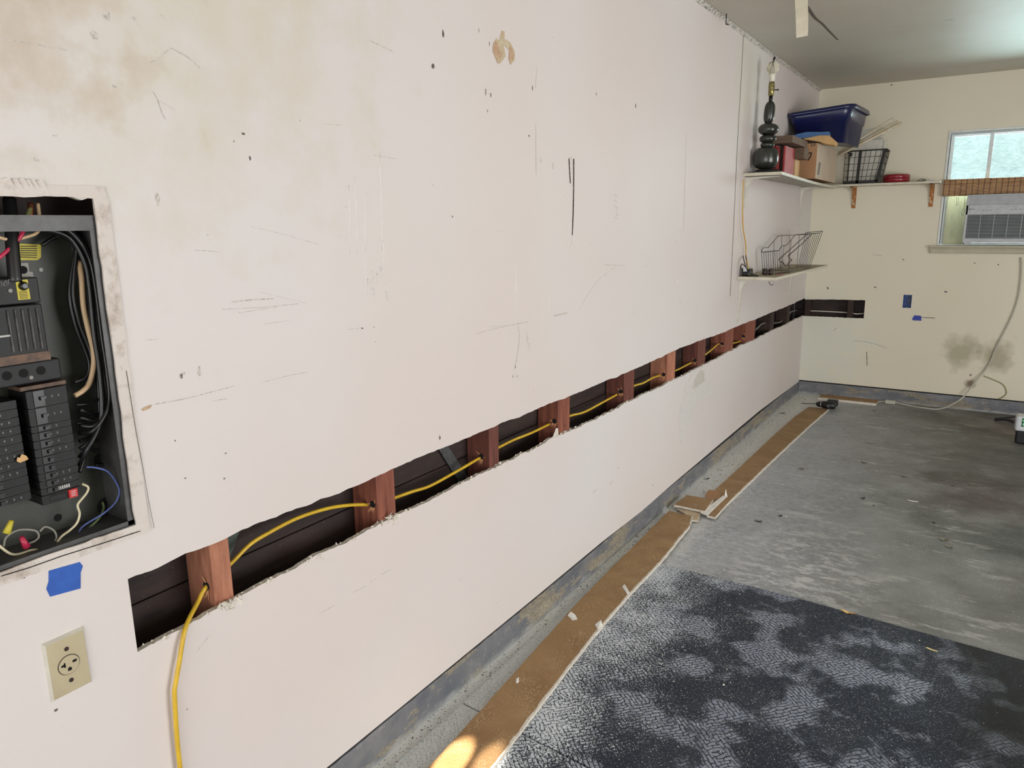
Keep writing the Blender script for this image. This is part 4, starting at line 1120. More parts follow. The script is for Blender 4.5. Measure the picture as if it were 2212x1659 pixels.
mb = MB(); mb.tube([cp(1664.5, 222), cp(1665, 208)], lambda s_: .0115, 12, curve=False); mb.build('neck', 'black_metal', lamp)
mb = MB(); c = cp(1665.5, 208)
mb.lathe([(.011, 0), (.017, .006), (.0175, .03), (.018, .045), (.0175, .07), (.015, .082), (.002, .083)], c, 18)
sk = mb.build('socket', 'brass_tarnished', lamp)
mb = MB(); a = cp(1671, 194); b_ = cp(1681, 194); mb.tube([a, b_], .003, 8, curve=False); mb.lathe([(.006, -.002), (.006, .002)], b_, 10, 0, Matrix.Rotation(PI / 2, 3, 'Y')); mb.build('switch_knob', 'black_metal', sk)
c = cp(1667.5, 179)
mb = MB(); mb.lathe([(.013, 0), (.0165, .02), (.018, .04), (.022, .052)], c, 18); bu = mb.build('bulb', 'bulb_frost', lamp)
mb = MB(); R0 = .037; prof = [(.022, .052)] + [(R0 * math.cos(a), .085 + R0 * math.sin(a)) for a in [-.75 + i * (PI / 2 + .72) / 10 for i in range(11)]]
mb.lathe(prof, c, 20); mb.build('glass_globe', 'bulb_glass', bu)
mb = MB()
for s_ in (-1, 1):
    mb.tube([cp(1665.5 + s_ * 3, 205), cp(1667 + s_ * 4, 180), cp(1669 + s_ * 3, 150), cp(1670, 137)], .0018, 6)
mb.tube([cp(1667, 180), cp(1670, 137)], .0015, 6, curve=False)
mb.lathe([(.005, 0), (.008, .004), (.005, .008)], cp(1670, 138), 10); mb.tube([cp(1670, 136), cp(1671, 130)], .003, 6, curve=False); mb.tube([cp(1671, 130), cp(1674, 123)], .0065, 8, curve=False)
mb.build('harp', 'black_metal', lamp)

# ---- cord hanging from the upper shelf, adapter on the lower one
cable('extension_cord', [PX(u, v, .02) for u, v in ((1607, 388), (1605, 410), (1604, 450), (1605, 490), (1608, 510), (1611, 530), (1611, 552))] + [PX(1613, 562, .05), PX(1617, 580, .08)], .0042, 'orange_cord',
      'orange and tan cord hanging from the upper shelf to the lower shelf', 'cord', 8, 5)
ad = empty('power_adapter', (.035, 4.66, 1.15), 'black power adapter with a white label at the near end of the lower shelf', 'adapter')
mb = MB(); mb.box(.015, .070, 4.63, 4.69, 1.1505, 1.197); mb.build('body', 'driver_black', ad, bevel=.006)
mb = MB(); mb.box(.026, .048, 4.6275, 4.629, 1.180, 1.204, 0); mb.box(.026, .048, 4.629, 4.66, 1.197, 1.204, 0); mb.build('paper_label', 'bottle_white', ad)
mb = MB(); mb.box(.058, .078, 4.627, 4.631, 1.156, 1.182); mb.build('sticker', 'leaf_grey', ad, label='pale green sticker')
mb = MB(); mb.tube([PX(1605, 552, .03), PX(1609, 570, .05), PX(1615, 584, .07), (.085, 4.63, 1.158), (.115, 4.62, 1.155)], .0028, 6); mb.tube([PX(1611, 552, .04), PX(1614, 575, .06), PX(1621, 590, .09), (.12, 4.63, 1.156), (.06, 4.615, 1.156)], .0028, 6)
mb.tube([(.02, 4.66, 1.17), (.004, 4.65, 1.2), (.012, 4.65, 1.225), (.035, 4.66, 1.20)], .003, 6)
mb.build('lead', 'driver_black', ad)
for (u, lb) in ((1652, 'dark gnarled pulley on the lower shelf, left one of the pair'), (1665, 'dark gnarled pulley on the lower shelf, right one of the pair')):
    c = PZ(u, 588, 1.151); c.x = max(c.x, .04); c.y = 4.80; c = PY(u, 588, 4.8); c.z = 1.151
    mb = MB(); rr = random.Random(u); prof = [(.008, 0), (.016, .004), (.019, .012), (.012, .018), (.018, .026), (.017, .036), (.006, .040)]
    mb.lathe(prof, c, 12, 0, None, 1, 1)
    for v_ in mb.v: v_.x += rr.uniform(-.002, .002); v_.y += rr.uniform(-.002, .002)
    mb.build('pulley', 'brown_dark', label=lb, category='pulley', group='dark pulleys')
cable('thin_twine', [(.13, 4.75, 1.1525), (.16, 4.80, 1.1525), (.14, 4.9, 1.1525), (.17, 5.0, 1.1525), (.21, 5.05, 1.1525), (.20, 5.12, 1.1525)], .002, 'brown_dark', 'loose brown twine lying on the lower shelf', 'twine', 6, 4)
mb = MB(); mb.prism([(.155, 4.86, 1.1505), (.20, 4.86, 1.1505), (.205, 4.93, 1.1505), (.16, 4.94, 1.1505)], (0, 0, .0015)); mb.build('paper_scrap', 'folder_red', label='faded red scrap lying on the lower shelf', category='scrap')

# ---- wire rack on lower shelf
rk = empty('wire_rack', (.12, 5.3, 1.151), 'grey wire letter rack with an arrow-shaped loop on the lower shelf', 'rack')
XS, XL = .165, .045
def rt(name, paths, r, mat='wire_grey'):
    mb = MB()
    for p in paths: mb.tube(p, r, 6, curve=False)
    return mb.build(name, mat, rk)
A = [PX(u, v, XS) for u, v in ((1683, 541), (1688, 532), (1691, 531), (1698, 530), (1702, 527), (1716, 509), (1720, 507), (1745, 505))]
B = [PX(u, v, XL) for u, v in ((1645, 545), (1645, 540), (1650, 535), (1659, 535), (1680, 511), (1686, 509), (1710, 508))]
front = [B[0], A[0]]
zsh = 1.153
rt('rim', [A, B, front], .0028)
U = []
for i in range(9):
    s_ = i / 8; t_ = B[0].lerp(A[0], s_); e = Vector((t_.x + .004, t_.y + .05, zsh)); U.append([t_, e])
rt('front_wires', U, .0016)
sd = []
for (u, v) in ((1693, 531), (1709, 519), (1727, 507)):
    p = PX(u, v, XS); sd.append([p, Vector((p.x - .005, p.y + .01, zsh))])
for (u, v) in ((1672, 520), (1689, 509), (1706, 508)):
    p = PX(u, v, XL); sd.append([p, Vector((p.x + .004, p.y + .01, zsh))])
rt('side_wires', sd, .0016)
ye = A[-1].y
fan = []; top0 = Vector((XL, B[-1].y, B[-1].z)); 
T0 = PY(1741, 502, ye + .02); T1 = PY(1777, 499, ye + .02)
T2 = PY(1738, 507, ye - .05); T3 = PY(1768, 504, ye - .05)
B0 = PY(1724, 577, ye - .15); B1 = PY(1749, 572, ye - .15)
for i in range(9):
    s_ = i / 8; p = T0.lerp(T1, s_); q = B0.lerp(B1, s_); q.z = zsh; fan.append([p, q])
rt('back_wires', fan + [[T0, T1], [T2, T3], [T2, T0], [T3, T1], [A[-1], T3], [B[-1], T2]], .0018)
rt('base_wires', [[Vector((XS, A[0].y + .05, zsh)), Vector((B1.x, B1.y, zsh))], [Vector((XL, B[0].y + .05, zsh)), Vector((B0.x, B0.y, zsh))], [Vector((XL, B[0].y + .3, zsh)), Vector((XS, A[0].y + .3, zsh))]], .002)
lp = [PX(u, v, XS + .012) for u, v in ((1741, 508), (1712, 534), (1682, 561), (1684, 564), (1692, 567), (1694, 573), (1699, 573), (1711, 561), (1704, 557), (1702, 553), (1730, 529), (1751, 508))]
rt('arrow_loop', [lp], .0028, 'wire_dark')

# ---- items on the upper shelf
def zs_up(y): return sag(y)
bxo = empty('cardboard_box', (.12, 5.9, 1.766), 'cardboard box with a printed black smile arrow, on the upper shelf under the blue tote', 'box')
bx0, bx1_, by0, by1, bz0, bz1 = .012, .236, 5.52, 6.28, 1.767, 2.000
mb = MB()
vs = [(bx0, by0, bz0), (bx1_, by0, bz0), (bx1_, by1, bz0), (bx0, by1, bz0), (bx0, by0, bz1), (bx1_, by0, bz1), (bx1_, by1, bz1), (bx0, by1, bz1)]
mb.add(vs, [(0, 1, 5, 4), (4, 5, 6, 7), (2, 3, 7, 6), (3, 0, 4, 7), (0, 3, 2, 1)], 0); mb.add(vs, [(1, 2, 6, 5)], 1)
mb.build('carton', ['cardboard', 'cardboard_pale'], bxo)
mb = MB()
P = smooth_path([PY(u, v, by0 - .001) for u, v in ((1712, 347), (1724, 344), (1736, 338), (1745, 331))], 5)
ribbon_on(mb, P, lambda s_: .008 + .009 * s_, (0, -1, 0), .0004)
ribbon_on(mb, [PY(u, v, by0 - .001) for u, v in ((1738, 333), (1745, 331), (1754, 330))], .008, (0, -1, 0), .0005)
ribbon_on(mb, [PY(u, v, by0 - .001) for u, v in ((1753, 330), (1751, 338), (1745, 347))], .009, (0, -1, 0), .0006)
for u in (1753.5, 1759.5):
    ribbon_on(mb, [PY(u, 313, by0 - .001), PY(u + .5, 305, by0 - .001)], .006, (0, -1, 0), .0004)
    mb.prism([PY(u - 2, 308, by0 - .0014), PY(u + 3, 307, by0 - .0014), PY(u + .7, 303.5, by0 - .0014)], (0, -.0003, 0))
ribbon_on(mb, [PY(1751, 315.5, by0 - .001), PY(1761, 314, by0 - .001)], .004, (0, -1, 0), .0004)
for i in range(9):      # small vertical line of grey print on the pale side
    v = 352 + i * 3.0
    ribbon_on(mb, [PX(1768.5 - i * .45, v, bx1_ + .0008), PX(1773 - i * .45, v + .6, bx1_ + .0008)], .006, (1, 0, 0), .0004, 0)
mb.build('printed_marks', 'ink_black', bxo)
mb = MB(); F = [PY(u, v, by0 + .02) for u, v in ((1736, 301), (1741, 292), (1758, 287), (1776, 288), (1790, 291), (1800, 300), (1808, 307), (1802, 313), (1790, 312), (1770, 306))]
mb.prism(F, (-.01, .12, -.004)); mb.build('open_flap', 'envelope_tan', bxo)
mb = MB(); F = [PY(u, v, by0 + .005) for u, v in ((1704, 299), (1720, 290), (1742, 285), (1778, 285), (1790, 284), (1792, 292), (1770, 292), (1740, 298), (1722, 300))]
mb.prism(F, (0, .05, 0)); mb.build('plastic_bag', 'bag_blue', label='blue plastic bag crumpled on top of the cardboard box', category='bag')
mb = MB(); mb.box(.012, .19, 4.98, 5.42, 1.962, 2.006, 0); mb.box(.012, .186, 4.975, 5.415, 1.982, 1.984, 0)
mb.build('flat_carton', 'cardboard_dull', bevel=.002, label='flat dull brown carton lying on the red folders behind the lamp', category='carton')
xr = .020
for i in range(7):
    w = .012 + .004 * ((i * 7) % 3); hgt = .17 + .006 * ((i * 5) % 4)
    mb = MB(); mb.box(xr, xr + w, 5.02 + .012 * (i % 2), 5.28, 1.767, 1.767 + hgt)
    pos = ['nearest the wall', 'second from the wall', 'third from the wall', 'fourth from the wall', 'fifth from the wall', 'sixth from the wall', 'outermost from the wall'][i]
    mb.build('folder', 'folder_red' if i != 5 else 'brown_dark', bevel=.001, label=('red' if i != 5 else 'dark') + ' folder standing behind the lamp, ' + pos, category='folder', group='folders behind the lamp')
    xr += w + .0025
xa_, xb_, xc_ = PY(1706, 345, 5.31).x, PY(1722, 345, 5.31).x, PY(1738, 345, 5.31).x
mb = MB(); mb.box(.104, .146, 5.31, 5.44, 1.767, 1.884); mb.build('folder', 'envelope_tan', bevel=.002, label='orange tan folded stack under the small brown carton', category='stack')
mb = MB(); mb.box(.085, xc_ - .004, 5.31, 5.44, 1.8855, 1.958); mb.build('small_carton', 'cardboard_dull', bevel=.002, label='small brown carton between the red folders and the cardboard box', category='carton')

# tote
tt = empty('storage_tote', (.21, 5.95, 2.03), 'dark blue plastic storage tote balanced on the cardboard box', 'tote')
TL = PY(1700, 246, 5.60); TR = PY(1842, 223, 5.72); BL = PY(1717, 302, 5.64); BR = PY(1826, 309, 5.74)
dep = Vector((.035, .50, .0)); dpb = Vector((.03, .44, .0))
def rrect(a, b_, d, r, n=5, inset=0):
    u = (b_ - a); L = u.length; u.normalize(); w = d.normalized(); W = d.length
    out = []
    for (cx_, cy_, a0) in ((r, r, PI), (L - r, r, 1.5 * PI), (L - r, W - r, 0), (r, W - r, PI / 2)):
        for k_ in range(n + 1):
            an = a0 + PI / 2 * k_ / n
            out.append(a + u * (cx_ + (r - inset) * math.cos(an)) + w * (cy_ + (r - inset) * math.sin(an)))
    return out
r0 = rrect(BL, BR, dpb, .05); r1 = rrect(TL.lerp(BL, .15), TR.lerp(BR, .15), dep, .05); r_in = rrect(TL.lerp(BL, .10), TR.lerp(BR, .10), dep, .05, inset=.012)
rm1 = rrect(TL.lerp(BL, .42), TR.lerp(BR, .42), dep * .97, .05); rm2 = rrect(TL.lerp(BL, .42), TR.lerp(BR, .42), dep * .97, .05, inset=.006)
def loft(mb, loops, mi=0, cap0=False, cap1=False, smooth=True):
    n = len(loops[0]); base = len(mb.v)
    mb.v += [Vector(p) for L in loops for p in L]
    for i in range(len(loops) - 1):
        for j in range(n):
            mb.f.append([base + i * n + j, base + i * n + (j + 1) % n, base + (i + 1) * n + (j + 1) % n, base + (i + 1) * n + j]); mb.mi.append(mi); mb.sm.append(smooth)
    if cap0: mb.f.append([base + j for j in range(n)]); mb.mi.append(mi); mb.sm.append(False)
    if cap1: mb.f.append([base + (len(loops) - 1) * n + j for j in range(n)]); mb.mi.append(mi); mb.sm.append(False)
mb = MB(); loft(mb, [r0, rm2, rm1, r1], cap0=True); mb.build('bin', 'tote_blue', tt)
mb = MB()
rim_o = [p for p in rrect(TL, TR, dep, .055, inset=-.012)]; lo = [p + (BL - TL).normalized() * .030 for p in rim_o]
lo_in = [p + (BL - TL).normalized() * .030 for p in rrect(TL, TR, dep, .055, inset=.004)]; ti = rrect(TL, TR, dep, .055, inset=.006)
loft(mb, [lo_in, lo, rim_o, ti, r1]); mb.build('rim', 'tote_blue', tt)

# far shelf: wire basket, frame, sticks, tin, odds
bs_ = empty('wire_basket', (.40, 6.57, zB), 'black wire grid basket on the far wall shelf beside the cardboard box', 'basket')
yF, yK = 6.485, 6.665
xl0, xr0, xl1, xr1 = .262, .515, .262, .556
zt2 = 2.012; zb2 = zB + .004
mb = MB(); mb.tube([(xl1, yF, zt2), (xr1, yF, zt2), (xr1, yK, zt2), (xl1, yK, zt2), (xl1, yF, zt2)], .005, 6, curve=False); mb.build('rim', 'wire_dark', bs_)
mb = MB()
for y in (yF, yK):
    for i in range(9):
        s_ = i / 8; mb.tube([(xl1 + (xr1 - xl1) * s_, y, zt2), (xl0 + (xr0 - xl0) * s_, y, zb2)], .0020, 5, curve=False)
    for j in range(6):
        s_ = j / 5; z = zb2 + (zt2 - zb2) * s_; mb.tube([(xl0, y, z), (xr0 + (xr1 - xr0) * s_, y, z)], .0020, 5, curve=False)
for i in range(5):
    y = yF + (yK - yF) * i / 4; mb.tube([(xr1, y, zt2), (xr0, y, zb2), (xl0, y, zb2)], .0020, 5, curve=False)
for j in range(6):
    s_ = j / 5; z = zb2 + (zt2 - zb2) * s_; mb.tube([(xr0 + (xr1 - xr0) * s_, yF, z), (xr0 + (xr1 - xr0) * s_, yK, z)], .0020, 5, curve=False)
mb.build('grid', 'wire_dark', bs_)
mb = MB(); mb.prism([(.352, yF - .003, zb2), (.374, yF - .003, zb2), (.382, yF - .003, zt2), (.360, yF - .003, zt2)], (0, .002, 0)); mb.prism([(.49, yF - .003, zb2 + .01), (.512, yF - .003, zb2), (.553, yF - .003, zt2), (.530, yF - .003, zt2)], (0, .002, 0))
mb.prism([(.262, yF - .003, zb2), (.50, yF - .003, zb2), (.515, yF - .003, zb2 + .02), (.262, yF - .003, zb2 + .02)], (0, .002, 0))
mb.prism([(.285, yF - .004, zt2 - .04), (.312, yF - .004, zt2 - .04), (.315, yF - .004, zt2 - .012), (.288, yF - .004, zt2 - .012)], (0, .002, 0))
mb.build('metal_strips', 'wire_dark', bs_)
pf = empty('picture_frame', (.40, 6.63, zB + .012), 'white picture frame standing inside the wire basket', 'frame')
fy = 6.63; fz1 = 2.10
mb = MB(); xa, xb2 = .275, .528
for (a0, a1, c0, c1_) in ((xa, xb2, fz1 - .016, fz1), (xa, xa + .016, zB + .012, fz1 - .016), (xb2 - .016, xb2, zB + .012, fz1 - .016), (xa + .016, xb2 - .016, zB + .012, zB + .028)):
    mb.box(a0, a1, fy - .006, fy + .01, c0, c1_)
mb.build('frame_border', 'picture_white', pf, bevel=.002)
mb = MB(); mb.box(xa + .016, xb2 - .016, fy + .001, fy + .006, zB + .028, fz1 - .016); mb.build('blank_panel', 'picture_white', pf)
for i, (q0, q1, r, lb) in enumerate((((1824, 322, 6.40), (1929, 256, 6.50), .007, 'pale stick leaning from the box, highest of the three'),
                                     ((1824, 327, 6.38), (1940, 262, 6.48), .009, 'pale stick leaning from the box, middle one of three'),
                                     ((1822, 331, 6.36), (1948, 265, 6.46), .009, 'pale stick leaning from the box, lowest of the three'))):
    a = PY(*q0); b_ = PY(*q1); a2 = a - (b_ - a) * .12
    mb = MB(); mb.tube([a2, b_], r, 6, curve=False); mb.build('stick', 'stick_white', label=lb, category='stick', group='pale sticks leaning over the basket')
mb = MB()
for i in range(7): mb.box(.32, .50, D - .012, D - .004, 2.105 + i * .013, 2.115 + i * .013)
mb.box(.33, .335, D - .014, D - .001, 2.10, 2.20); mb.box(.48, .485, D - .014, D - .001, 2.10, 2.20)
mb.box(.33, .335, D - .006, D - .001, zB, 2.10); mb.box(.48, .485, D - .006, D - .001, zB, 2.10)
mb.build('slatted_shutter', 'picture_white', label='small white slatted panel on the far wall behind the pale sticks', category='shutter')
tin = empty('round_tin', (.615, 6.575, zB), 'round dark red tin lying on the far wall shelf', 'tin')
mb = MB(); mb.lathe([(.002, .0005), (.080, .0005), (.092, .006), (.094, .024), (.093, .030)], (.628, 6.578, zB), 32); mb.build('tin_body', 'tin_red', tin)
mb = MB(); mb.lathe([(.0945, .026), (.095, .052), (.088, .062), (.002, .064)], (.628, 6.578, zB), 32); mb.build('lid', 'tin_red', tin)
for i, (x, w, lb, m_) in enumerate(((.775, .03, 'small grey clip on the far shelf, right of the red tin', 'wire_grey'), (.86, .022, 'tiny white eraser on the far shelf by the window', 'bottle_white'))):
    mb = MB()
    if i == 0:
        mb.tube([(x, 6.55, zB + .004), (x + .03, 6.54, zB + .022), (x + .055, 6.55, zB + .008), (x + .03, 6.57, zB + .004), (x, 6.55, zB + .004)], .0025, 6)
        mb.tube([(x + .01, 6.56, zB + .003), (x + .06, 6.53, zB + .015)], .003, 6)
    else: mb.box(x, x + w, 6.53, 6.56, zB + .0005, zB + .014)
    mb.build(['spring_clip', 'eraser'][i], m_, bevel=0, label=lb, category=['clip', 'eraser'][i])

# ================================================================== WINDOW
wn = MB(); fw = .032
y_ = D
def ring(mb, x0, x1, z0, z1, w, ya, yb):
    mb.box(x0, x0 + w, ya, yb, z0, z1); mb.box(x1 - w, x1, ya, yb, z0, z1); mb.box(x0 + w, x1 - w, ya, yb, z1 - w, z1); mb.box(x0 + w, x1 - w, ya, yb, z0, z0 + .003)
wroot = empty('window_1', ((WX0 + WX1) / 2, D, WZ0), 'sliding window with pale frame in the far wall', 'window'); wroot['kind'] = 'structure'
ring(wn, WX0, WX1, WZ0, WZ1, .014, D - .006, D + .10); wn.build('outer_frame', 'window_trim', wroot, bevel=.002)
m2 = MB(); ring(m2, WX0 + .014, WX1 - .014, WZ0 + .008, WZ1 - .014, .026, D + .045, D + .07); ring(m2, WX0 + .020, WX1 - .02, WZ0 + .012, WZ1 - .026, .008, D + .02, D + .045); m2.build('sash', 'window_frame', wroot, bevel=.002)
m2 = MB(); a = PY(2143, 300, D + .06); m2.box(a.x - .013, a.x + .013, D + .040, D + .068, WZ0 + .02, WZ1 - .04); m2.build('mullion', 'window_frame', wroot)
m2 = MB(); m2.box(WX0 + .03, WX1 - .03, D + .056, D + .060, WZ0 + .02, WZ1 - .03); m2.build('pane', 'window_glass', wroot)
m2 = MB(); m2.box(WX0 + .5, WX0 + .58, D + .03, D + .045, WZ1 - .052, WZ1 - .044); m2.build('latch', 'black_metal', wroot)
m2 = MB(); x0, x1 = .905, 1.90
prof = [(D - .045, WZ0 - .002), (D + .04, WZ0 - .002), (D + .04, WZ0 - .018), (D - .001, WZ0 - .018), (D - .001, WZ0 - .062), (D - .016, WZ0 - .062), (D - .020, WZ0 - .054), (D - .022, WZ0 - .036), (D - .030, WZ0 - .020), (D - .045, WZ0 - .016)]
m2.prism([(x0 + .0, p[0], p[1]) for p in prof], (x1 - x0, 0, 0)); m2.build('sill', 'sill_paint', wroot, bevel=.0015)
# shade
sh_ = empty('bamboo_shade', (1.40, D - .03, 1.65), 'brown woven bamboo shade rolled across the middle of the window', 'window shade')
zt3, zb3 = PY(2045, 391, D - .03).z, PY(2045, 424, D - .03).z
m2 = MB(); loops = []
pr = [(D - .012, zt3), (D - .022, zt3 + .004), (D - .030, zt3 - .004), (D - .030, zt3 - .030)]
m2.prism([(WX0 + .002, p[0], p[1]) for p in [(D - .010, zt3 + .012), (D - .028, zt3 + .010), (D - .034, zt3 - .004), (D - .032, zt3 - .022), (D - .010, zt3 - .022)]], (WX1 - WX0 - .004, 0, 0)); m2.build('rolled_top', 'bamboo', sh_)
m2 = MB(); m2.prism([(WX0 + .001, p[0], p[1]) for p in [(D - .010, zt3 - .020), (D - .034, zt3 - .020), (D - .040, zt3 - .030), (D - .040, zb3 + .010), (D - .034, zb3), (D - .010, zb3)]], (WX1 - WX0 - .002, 0, 0)); m2.build('folded_slats', 'bamboo', sh_)
m2 = MB()
m2.tube([PY(u, v, D - .012) for u, v in ((2068, 426), (2066, 434), (2067, 444), (2070, 438), (2070, 426))], .0012, 5); m2.tube([PY(u, v, D - .03) for u, v in ((2084, 424), (2083, 445), (2078, 455), (2077, 462), (2081, 466), (2084, 450))], .0012, 5)
m2.build('pull_cord', 'wire_grey', sh_)
# ac
ac = empty('air_conditioner', (1.46, D - .06, 1.30), 'light grey window air conditioner under the bamboo shade', 'air conditioner')
yA_ = D - .115
p0 = PY(2090, 421, yA_); p1 = PY(2079, 524, yA_); ax0 = (p0.x + p1.x) / 2; ax1 = ax0 + .56; az1 = p0.z; az0 = p1.z
m2 = MB(); m2.box(ax0, ax1, yA_ + .018, D + .28, az0 + .010, az1 - .004); m2.build('casing', 'ac_plastic', ac, bevel=.006)
zg1 = PY(2095, 464, yA_).z; zg0 = PY(2085, 515, yA_).z; zc1 = PY(2092, 443, yA_).z
m2 = MB(); m2.box(ax0, ax1, yA_, yA_ + .013, zg1, zc1); m2.box(ax0, ax1, yA_, yA_ + .013, az0, zg0); m2.box(ax0, ax0 + .014, yA_, yA_ + .013, zg0, az1); m2.box(ax1 - .02, ax1, yA_, yA_ + .013, zg0, az1); m2.box(ax0, ax1, yA_, yA_ + .013, az1 - .008, az1)
fp = m2.build('front_panel', 'ac_plastic', ac, bevel=.002)
m2 = MB(); m2.box(ax0 + .014, ax1 - .02, yA_ + .0125, yA_ + .0145, zg0, zg1); m2.build('grille_recess', 'ac_dark', ac)
m2 = MB(); n = 17
for i in range(n):
    z = zg0 + (zg1 - zg0) * (i + .5) / n; m2.box(ax0 + .012, ax1 - .018, yA_ + .001, yA_ + .010, z - .0017, z + .0017)
for i in range(1, 6):
    x = ax0 + .014 + i * .085; m2.box(x - .0015, x + .0015, yA_ + .0005, yA_ + .009, zg0, zg1)
m2.build('intake_grille', 'ac_fins', ac)
m2 = MB(); m2.box(ax0 + .014, ax1 - .02, yA_ + .010, yA_ + .0135, zc1, az1 - .008)
for i in range(6):
    z = zc1 + (az1 - .008 - zc1) * (i + .5) / 6; m2.box(ax0 + .014, ax1 - .02, yA_ + .001, yA_ + .010, z - .0012, z + .0012)
m2.build('vent_louvers', 'ac_plastic', ac)
m2 = MB(); a = PY(2094, 452, yA_); m2.box(a.x - .003, a.x + .004, yA_ - .0006, yA_, a.z - .0035, a.z + .0035, 0); m2.box(a.x + .006, a.x + .036, yA_ - .0006, yA_, a.z - .0018, a.z + .0018, 1)
for (u, v) in ((2124, 454), (2132, 454), (2140, 454), (2186, 453), (2195, 452.5), (2204, 452)):
    a = PY(u, v, yA_); m2.box(a.x - .007, a.x + .006, yA_ - .0008, yA_, a.z - .0016, a.z + .0016, 1)
for (u, v) in ((2142, 447), (2190, 446)):
    a = PY(u, v, yA_); m2.box(a.x - .012, a.x + .014, yA_ - .0006, yA_, a.z - .0008, a.z + .0008, 2)
m2.build('control_marks', ['ink_black', 'wire_grey', 'marking_faint'], fp)
m2 = MB(); pa = PY(2042, 470, D + .01); xA = WX0 + .040; k_ = 13
vs = []
for i in range(k_ * 2 + 1):
    x = xA + (ax0 + .01 - xA) * i / (k_ * 2); yy = D + .012 + (.010 if i % 2 else 0)
    vs += [(x, yy, WZ0 + .006), (x, yy, zt3)]
m2.add(vs, [(2 * i, 2 * i + 1, 2 * i + 3, 2 * i + 2) for i in range(k_ * 2)])
m2.build('accordion_panel', 'accordion', ac, label='cream pleated side panel')
m2 = MB(); m2.box(ax0 + .02, ax0 + .05, yA_ + .05, D + .02, WZ0 + .0032, az0 + .006); m2.box(ax1 - .05, ax1 - .02, yA_ + .05, D + .02, WZ0 + .0032, az0 + .006)
m2.build('support_strip', 'ac_plastic', ac)
# power cord of the AC
zf = .005
cp_ = [PY(u, v, D - .014) for u, v in ((2206, 556), (2207, 575), (2205, 605), (2199, 645), (2185, 685), (2165, 725), (2150, 755), (2135, 790))]
cp_ += [Vector((1.31, D - .03, .24)), Vector((1.24, D - .05, .11)), Vector((1.15, D - .07, .03)), Vector((1.08, D - .10, zf)), Vector((1.0, D - .11, zf)), Vector((.90, D - .09, zf)), Vector((.80, D - .06, zf + .005)), Vector((.765, D - .055, zf + .01))]
mb = MB(); mb.tube(cp_, .0052, 8, k=6); cr = mb.build('power_cord', 'plug_white', ac, label='long pale power cord ending in a plug on the floor')
mb = MB(); mb.box(.70, .775, D - .085, D - .045, .001, .030); mb.build('plug_body', 'plug_white', cr, bevel=.006)
mb = MB(); mb.tube([(.70, D - .065, .015), (.66, D - .06, .008), (.62, D - .055, .006)], .004, 6); mb.build('plug_tail', 'plug_white', cr)
cable('thin_wall_cord', [PY(u, v, D - .006) for u, v in ((2125, 812), (2150, 822), (2168, 832), (2174, 848), (2166, 858), (2156, 862))], .0035, 'olive_wire', 'short dirty cord loop against the far wall above the curb', 'cord', 6, 5)

# ================================================================== CEILING BITS
a0 = PZ(1731, -30, H)
yy = a0.y; mb = MB()
L = [PY(u, v, yy + dy) for (u, v, dy) in ((1716, -32, 0), (1717, 0, -.01), (1719, 40, -.012), (1720, 82, 0))]; R_ = [PY(u, v, yy + dy) for (u, v, dy) in ((1745, -32, 0), (1745, 0, -.01), (1746, 40, -.012), (1745, 77, 0))]
L[0].z = H - .001; R_[0].z = H - .001
vs = []
for l_, r_ in zip(L, R_): vs += [l_, r_, r_ + Vector((0, .0012, 0)), l_ + Vector((0, .0012, 0))]
mb.add(vs, [(4 * i + j, 4 * i + (j + 1) % 4, 4 * i + 4 + (j + 1) % 4, 4 * i + 4 + j) for i in range(3) for j in range(4)] + [(0, 1, 2, 3), (12, 15, 14, 13)])
mb.build('hanging_joint_tape', 'paper_tape', label='cream strip of joint tape hanging down from the ceiling', category='tape')
mb = MB(); a = PZ(1567, 32, H); b_ = PY(1565, 16, a.y); a = Vector((.035, 4.03, H)); 
mb.tube([a, a + Vector((0, 0, -.05))], .0025, 6, curve=False); mb.tube([a + Vector((0, 0, -.05)), a + Vector((.016, 0, -.052))], .0025, 6, curve=False)
n1 = PX(1565, 30, .03); n0 = PX(1566, 14, .03); n0.z = H + 0; 
mb.build('ceiling_hook', 'black_metal', label='small black hook in the ceiling close to the left wall', category='hook')

# ================================================================== FLOOR: mats, strips, tools, debris
M1 = [Vector((.050, 1.625, 0)), Vector((.52, 1.582, 0)), Vector((2.30, 1.42, 0)), Vector((2.30, 2.76, 0)), Vector((1.542, 2.812, 0)), Vector((.757, 2.857, 0)), Vector((.040, 2.865, 0))]
mb = MB(); mb.prism([p + Vector((0, 0, .001)) for p in M1], (0, 0, .009)); mb.build('rubber_mat', 'rubber_mat', bevel=.002, origin=(0, 0, 0), label='large black textured rubber mat in the lower right, its far edge meeting the concrete', category='floor mat', group='rubber floor mats')
M2 = [Vector((.050, .3, 0)), Vector((2.3, .3, 0)), Vector((2.30, 1.414, 0)), Vector((.52, 1.576, 0)), Vector((.050, 1.619, 0))]
mb = MB(); mb.prism([p + Vector((0, 0, .001)) for p in M2], (0, 0, .009)); mb.build('rubber_mat', 'rubber_mat', bevel=.002, origin=(0, 0, 0), label='near black rubber mat cut by the bottom edge, before the dark seam', category='floor mat', group='rubber floor mats')
